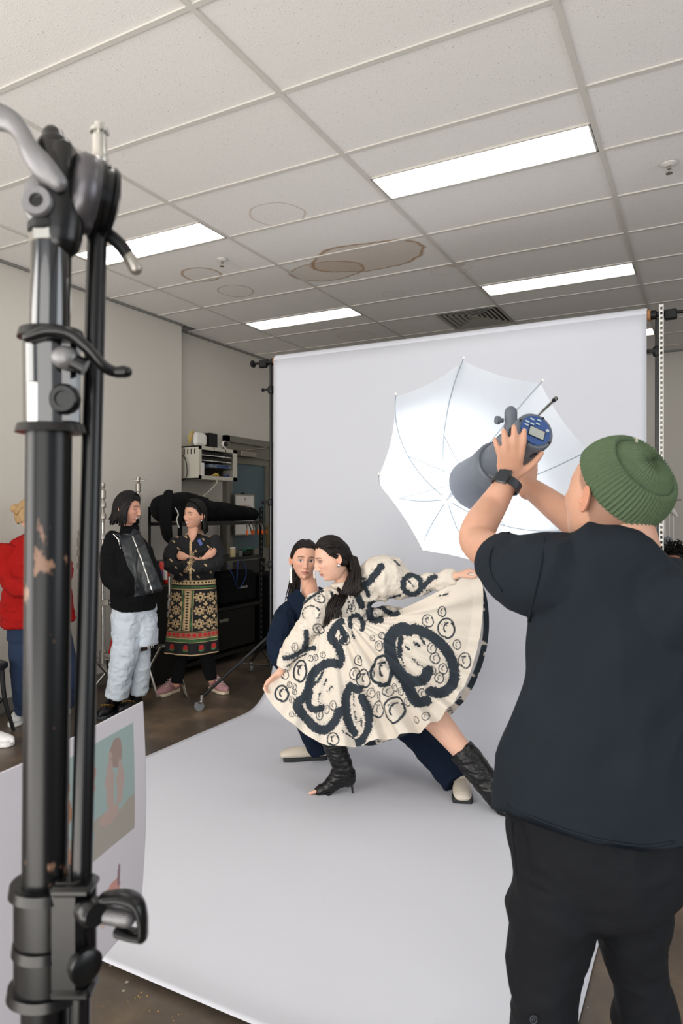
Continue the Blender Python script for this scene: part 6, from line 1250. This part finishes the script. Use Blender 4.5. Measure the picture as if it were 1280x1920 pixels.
for i in range(3): yc.tube([(-4.62, 5.42, RZ1+.02), (-4.60+.01*i, 5.375+.01*i, RZ1+.10), (-4.60, 5.44, RZ1+.155-.01*i), (-4.66, 5.50, RZ1+.10), (-4.68, 5.44, RZ1+.01)], .0035, 8, res=4)
tag(yc.put('yellow_cable_loop', mat('yellow_cable_b', S(206, 170, 60), .5), org=(-4.62, 5.42, RZ1)), 'loops of yellow cable hanging at the left of the rounded white box', 'cable')
wcx = thing('webcam', 'small white camera with black lens on the cabinet corner', 'camera', (-4.55, 5.90, RZ1)); MB().lathe((-4.55, 5.90, RZ1), UP, [(0, .03), (.006, .03), (.01, .008), (.025, .008)], 16).put('stand_foot', 'white_plastic', wcx); MB().ell((-4.56, 5.90, RZ1+.055), (.038, .034, .036), None, 20, 14).put('shell', 'white_plastic', wcx, sharp=None); MB().ell((-4.545, 5.895, RZ1+.055), (.030, .027, .029), None, 20, 14).put('lens', 'black_plastic', wcx, sharp=None)
ca = MB().tube([(-4.81, 5.40, 2.12), (-4.66, 5.38, 2.05), (-4.63, 5.385, 1.92), (-4.66, 5.39, 1.83), (-4.78, 5.395, 1.80)], .005, 8, res=5); tag(ca.put('black_power_cable', 'black_plastic', org=(-4.7, 5.4, 1.8)), 'black cable bowing down the side of the network cabinet', 'cable')
ca = MB().tube([(-4.50, 5.67, 1.845), (-4.495, 5.69, 1.80), (-4.56, 5.62, 1.70), (-4.64, 5.56, 1.62)], .005, 8, res=5); tag(ca.put('white_network_cable', 'cream_plastic', org=(-4.5, 5.6, 1.8)), 'thin white cable hanging below the open network cabinet', 'cable')
ic = thing('wall_box', 'cream wall unit below the network cabinet, mostly behind the black bag', 'wall box', (WX+.03, 5.7, 1.58)); MB().box((WX+.025, 5.70, 1.62), (.05, .50, .11), bev=.006).put('housing', 'cream_plastic', ic); MB().box((WX+.052, 5.86, 1.625), (.003, .07, .06)).put('screen', 'black_plastic', ic)
# whiteboard and cable on the door
wbd = thing('whiteboard', 'small whiteboard with red writing hung on the glass door', 'whiteboard', (-4.74, 6.5, 1.24)); MB().box((-4.745, 6.505, 1.47), (.012, .37, .46)).put('panel', 'white_plastic', wbd); k = MB()
for (y, z, a, b_) in ((6.505, 1.70, .39, .012), (6.505, 1.24, .39, .012), (6.32, 1.47, .012, .47), (6.69, 1.47, .012, .47)): k.box((-4.742, y, z), (.02, a, b_))
k.put('frame', 'dull_steel', wbd); M['red_ink'] = mat('red_marker', S(176, 60, 70), .6)
text('writing', 'M', .05, (-4.7375, 6.52, 1.645), (0, 1, 0), UP, 'red_ink', wbd); text('writing', 'STUDIO', .055, (-4.7375, 6.52, 1.56), (0, 1, 0), UP, 'red_ink', wbd)
MB().box((-4.73, 6.46, 1.715), (.015, .06, .015)).put('marker', 'black_plastic', wbd)
hc_ = MB(); ym = (DY0+DY1)/2; hc_.tube([(-4.72, ym-.02, 1.78), (-4.71, ym+.06, 1.86), (-4.71, ym+.13, 1.92), (-4.71, ym+.10, 2.0), (-4.71, ym+.02, 1.99), (-4.72, ym-.03, 1.90), (-4.72, ym-.03, 1.4)], .010, 8, res=5); tag(hc_.put('hanging_cable', 'black_plastic', org=(-4.72, ym, 1.4)), 'looped black cable hanging on the mullion of the double door', 'cable')

# ------------------------------------------------------------------ black shelf unit with its load
SX0, SX1, SY0, SY1 = -4.62, -4.24, 4.85, 6.13
sh_ = thing('shelf_unit', 'black metal shelf unit loaded with bags and cases behind the women', 'shelf', (-4.4, 5.5, 0))
for x in (SX0, SX1):
    for y in (SY0, SY1):
        if x == SX0 and y > 5.35: x_ = -4.78
        else: x_ = x
        k = MB(); k.box((x_, y, .775), (.030, .004, 1.55)); k.box((x_+(.013 if x_ < -4.5 else -.013), y-.014, .775), (.004, .03, 1.55)); po_ = k.put('post', 'black_metal', sh_)
        if y > 6: 
            for j in range(26): MB().box((x_, y-.0025, .10+j*.057), (.008, .002, .022)).put('slot', 'dull_steel', po_)
for z in (1.40, 1.04, .55, .10):
    k = MB(); k.box((-4.43, 5.49, z), (.38, 1.28, .006)); k.box((SX1, 5.49, z-.012), (.006, 1.28, .035)); k.box((-4.61, 5.49, z-.012), (.006, 1.28, .035)); k.put('shelf_board', 'black_metal', sh_)
k = MB(); bg0 = np.array([-4.40, 4.78, 1.50]); bg1 = np.array([-4.36, 6.10, 1.475]); k.tube([bg0+[0, 0, .03], bg0*.75+bg1*.25+[0, 0, .05], (bg0+bg1)/2+[0, 0, .02], bg1], [(.10, .13), (.13, .135), (.12, .105), (.10, .065)], 20, res=6, ref=(1, 0, 0), cap='round')
bgt = thing('tripod_bag', 'long padded black bag lying along the top shelf behind the smiling woman', 'bag', (-4.4, 5.45, 1.41)); V, F = remesh(k, .01, 4); V = wrinkle(V, F, .012, (8, 5, 8), 91); V[:, 2] = np.maximum(V[:, 2], 1.408); put('bag_body', V, F, 'black_fabric', bgt, sharp=None)
k = MB(); k.tube([bg0+[.12, -.05, .18], bg0+[.13, -.1, .02], bg0+[.12, -.07, -.2], bg0+[.10, .02, -.30]], [(.02, .05), (.03, .07), (.03, .06), (.015, .03)], 14, res=5, cap='round'); k.put('end_flap', 'black_fabric', bgt, sharp=None)
MB().tube([bg0+[.17, -.02, .04], bg0+[.18, .01, -.02], bg0+[.175, -.005, -.07], bg0+[.18, .02, -.14]], .006, 6, res=4).put('drawstring', 'white_plastic', bgt)
for i, yy in enumerate((5.86, 5.97, 6.06, 6.13)):
    cl = thing('spring_clamp', ('steel spring clamp with orange tips, nearest the bag', 'steel spring clamp with long orange jaw hanging from the shelf rail', 'steel spring clamp with bright orange handle, third along the rail', 'steel spring clamp at the end of the rail beside the post')[i], 'clamp', (SX1+.012, yy, 1.36), 'orange-tipped clamps on the shelf rail')
    p = np.array([SX1+.014, yy, 1.395]); MB().tube([p, p+[.004, .03, -.05], p+[.006, .055, -.10]], [(.004, .009)]*3, 8, res=3, ref=(0, 1, .5)).put('arm', 'dull_steel', cl); MB().tube([p+[0, -.03, -.01], p+[.004, -.015, -.06], p+[.006, -.02, -.10]], [(.004, .009)]*3, 8, res=3, ref=(0, 1, .5)).put('arm', 'dull_steel', cl)
    MB().tube([p+[.006, .052, -.09], p+[.007, .066, -.125]], [(.006, .012)]*2, 8, ref=(0, 1, .5), cap='round').put('jaw_tip', 'orange', cl); MB().tube([p+[.006, -.02, -.085], p+[.007, -.024, -.13]], [(.006, .012)]*2, 8, ref=(0, 1, .5), cap='round').put('jaw_tip', 'orange', cl)
def cyl_thing(nm, lab, cat, c, r, h, m, capm=None):
    t_ = thing(nm, lab, cat, c); MB().lathe(c, UP, [(0, r*.95), (.004, r), (h*.9, r), (h, r*.92)], 20).put('body', m, t_)
    if capm: MB().lathe(np.asarray(c)+[0, 0, h], UP, [(0, r*1.02), (.015, r*1.02), (.017, r*.9)], 20).put('lid', capm, t_)
cyl_thing('jar', 'cream coloured jar on the middle shelf', 'jar', (-4.27, 5.66, 1.044), .028, .085, mat('cream_wax', S(206, 186, 140), .5), 'white_plastic'); cyl_thing('glass_tumbler', 'small clear tumbler beside the cream jar', 'glass', (-4.27, 5.78, 1.044), .03, .06, mat('smoked_glass', S(150, 156, 156), .1, trans=.6))
tl_ = thing('charger', 'black and green battery charger on the middle shelf', 'charger', (-4.32, 5.95, 1.044)); MB().box((-4.32, 5.95, 1.075), (.10, .16, .06), bev=.008).put('body', 'black_plastic', tl_); MB().box((-4.30, 5.99, 1.112), (.06, .12, .014), bev=.004).put('top_cover', 'green_plastic', tl_); MB().box((-4.28, 5.87, 1.10), (.03, .03, .02), bev=.004).put('switch', 'green_plastic', tl_)
cs = thing('lighting_case', 'black soft lighting case with white lettering on the lower shelf', 'case', (-4.42, 5.75, .555)); MB().box((-4.43, 5.80, .72), (.30, .60, .32), bev=.03).put('body', 'black_fabric', cs); text('lettering', 'NANLITE', .032, (-4.2785, 5.86, .72), (0, 1, 0), UP, 'white_plastic', cs)
cs = thing('equipment_case', 'black hard case standing on the floor under the shelves', 'case', (-4.42, 5.5, .1)); MB().box((-4.43, 5.5, .32), (.34, 1.1, .42), bev=.02).put('shell', 'black_plastic', cs); MB().box((-4.256, 5.5, .42), (.012, .14, .03), bev=.004).put('handle', 'dull_steel', cs)
cs = thing('roller_case', 'tall black case standing on the floor between shelf unit and backdrop stand', 'case', (-4.3, 6.45, 0)); MB().box((-4.35, 6.50, .42), (.38, .50, .80), bev=.02).put('shell', 'black_fabric', cs); MB().box((-4.155, 6.5, .6), (.012, .16, .03), bev=.004).put('handle', 'dull_steel', cs)
for i, y in enumerate((6.35, 6.46)): cyl_thing('plastic_cup', ('pale plastic cup on the black case, left one', 'pale plastic cup on the black case, right one')[i], 'cup', (-4.24, y, .822), .035, .09, mat('cup_%d' % i, S(130, 140, 138), .3, trans=.4))
bc_ = MB().tube([(-4.26, 5.55, .98), (-4.22, 5.60, .86), (-4.24, 5.72, .72), (-4.22, 5.82, .85), (-4.24, 5.80, .97), (-4.23, 5.70, 1.0), (-4.22, 5.66, .80)], .005, 8, res=6); tag(bc_.put('blue_cable', 'blue_plastic', org=(-4.24, 5.6, .9)), 'thin blue cable looping down from the middle shelf', 'cable')
fc = thing('flight_case', 'waist-high black case behind the ripped jeans holding snack bags', 'case', (-4.33, 4.62, 0)); MB().box((-4.40, 4.62, .43), (.40, .34, .86), bev=.012).put('shell', 'black_plastic', fc)
for z in (.02, .84):
    for y in (4.46, 4.78): MB().box((-4.205, y, z), (.03, .03, .03), bev=.006).put('corner', 'dull_steel', fc)
def packet(lab, c, w, h, m1, m2, word=None):
    t_ = thing('snack_bag', lab, 'bag', c); f = nrm([.55, -.83, 0]); r = np.cross(f, UP)*-1; c = np.asarray(c, float); k = MB(); k.tube([c+UP*.004, c+UP*h*.2, c+UP*h*.6, c+UP*h*.92, c+UP*h], [(w*.48, .028), (w*.5, .036), (w*.5, .03), (w*.5, .006), (w*.5, .003)], 20, res=3, ref=r); k.put('pouch', m1, t_, sharp=None)
    MB().box(c+f*.036+UP*h*.42, (w*.62, .004, h*.42), np.array([r, f, UP]).T).put('label_panel', m2, t_)
    if word: text('lettering', word, w*.22, c+f*.0385+UP*h*.50, -r if (np.cross(-r, UP)@f) > 0 else r, UP, 'black_plastic', t_)
packet('red and white snack bag on the case between the two women', (-4.26, 4.66, .862), .09, .20, 'red', 'white_plastic'); packet('purple and yellow snack bag left of the red one', (-4.26, 4.58, .862), .08, .13, mat('purple_foil', S(90, 50, 110), .35), 'yellow')

# ------------------------------------------------------------------ steel stands along the left wall
def cstand(x, y, top, label, legs=(0.3, 2.4, 4.5), arm=None, red=False):
    st = thing('century_stand', label, 'stand', (x, y, 0), 'steel stands along the left wall'); r = .0175; z = .42
    MB().tube([(x, y, .30), (x, y, min(1.02, top-.28))], r, 20).put('lower_column', 'chrome', st); z2 = min(1.46, (1.0+top)/2+.05); z1 = min(1.02, top-.25); MB().tube([(x, y, min(1.0, top-.3)), (x, y, z2)], .0145, 18).put('middle_column', 'chrome', st); MB().tube([(x, y, z2-.02), (x, y, top-.06)], .0115, 16).put('upper_column', 'dull_steel', st)
    for zz in ((1.0, 1.44, 1.28, top-.20) if top > 1.4 else (top-.30, top-.2)):
        k = MB(); k.lathe((x, y, zz), UP, [(0, .02), (.004, .024), (.045, .024), (.05, .02)], 16); k.tube([(x+.02, y-.02, zz+.02), (x+.045, y-.045, zz+.02)], [.009, .012], 8); k.put('locking_collar', 'dull_steel', st)
    k = MB(); k.lathe((x, y, top-.13), UP, [(0, .016), (.005, .022), (.07, .022), (.075, .014), (.085, .010), (.10, .018), (.125, .018), (.13, .012)], 18); k.put('stud_head', 'dull_steel', st)
    for a in legs:
        dv = np.array([math.cos(a), math.sin(a), 0]); b0 = np.array([x, y, 0]); MB().tube([b0+dv*.02+UP*.36, b0+dv*.10+UP*.36, b0+dv*.36+UP*.03, b0+dv*.42+UP*.012], .011, 12, res=1).put('leg', 'chrome', st)
    k = MB(); k.lathe((x, y, .30), UP, [(0, .02), (.005, .032), (.10, .032), (.11, .02)], 18); k.put('leg_hub', 'dull_steel', st)
    if arm is not None:
        p = np.array([x, y, top-.03]); MB().tube([p+np.array(arm)*-.05, p+np.array(arm)*.06], .007, 10).put('grip_arm', 'dull_steel', st); MB().lathe(p-np.array(arm)*.01, arm, [(0, .02), (.02, .02)], 14).put('grip_disc', 'dull_steel', st)
    if red:
        b0 = np.array([x, y, 0]); dv = cv(1, 0, -.1); pts = [b0+dv*.0+UP*.78, b0+dv*.07+UP*.78, b0+dv*.13+UP*.42]; MB().tube(pts, [(.006, .014)]*3, 10, ref=FW).put('hinge_arm', 'chrome', st)
        MB().tube([b0+dv*.055+UP*.36, b0+dv*.105+UP*.58], [(.006, .018)]*2, 10, ref=FW).put('red_lever', 'red', st); MB().box(b0+dv*.02+UP*.785, (.06, .04, .05), np.array([RT, FW, UP]).T, bev=.004).put('hinge_block', 'dull_steel', st); MB().box(b0+dv*.03+UP*.36, (.07, .045, .05), np.array([RT, FW, UP]).T, bev=.004).put('hinge_block', 'dull_steel', st)
p = cp(193, 1000, 5.45); cstand(p[0], p[1], 1.5+55*5.45/FPX, 'steel stand with a red lever left of the woman in ripped jeans', (0.0, 2.2, 4.4), red=True)
p = cp(259, 1000, 5.85); cstand(p[0], p[1], 1.5+66*5.85/FPX, 'steel stand rising behind the head of the woman in the leather front', (5.9, 3.9, 1.7), arm=RT)
p = cp(150, 1000, 5.35); cstand(p[0], p[1], 1.36, 'low steel stand by the wall between the two black tubes', (5.3, 4.2, 1.2))
p = cp(318, 1100, 5.9); cstand(p[0], p[1], .80, 'low steel stand with spread legs between the two women', (5.8, 3.3, 4.6))
# articulated arm device at the right edge
dv_ = thing('lamp_arm', 'light grey jointed lamp arm beside the right backdrop pole', 'lamp arm', cp(1250, 1300, 6.0)*[1, 1, 0]); g = lambda x, y, d=6.0: cp(x, y, d)
MB().tube([g(1249, 925), g(1243, 945), g(1243, 985), g(1246, 1010)], [(.02, .02), (.022, .02), (.018, .02), (.012, .012)], 14, res=4, cap='round').put('curved_arm', 'white_plastic', dv_, sharp=None); MB().tube([g(1246, 937), g(1276, 937)], .008, 10, cap='round').put('cross_rod', 'dull_steel', dv_); MB().tube([g(1252, 948), g(1262, 960), g(1268, 968)], [.016, .022, .014], 12, res=3, cap='round').put('joint', 'white_plastic', dv_, sharp=None)
for x in (1254, 1262): MB().tube([g(x, 962), g(x, 1012)], .005, 8).put('pull_rod', 'white_plastic', dv_)
MB().tube([g(1250, 1010), g(1250, 1310)], .02, 14).put('column', 'dull_steel', dv_); MB().ell(g(1250, 1016), (.05, .04, .05), None, 18, 12).put('pivot', 'rubber', dv_, sharp=None); MB().lathe(g(1250, 1310)*[1, 1, 0], UP, [(0, .22), (.03, .22), (.05, .04)], 28).put('base', 'rubber', dv_)
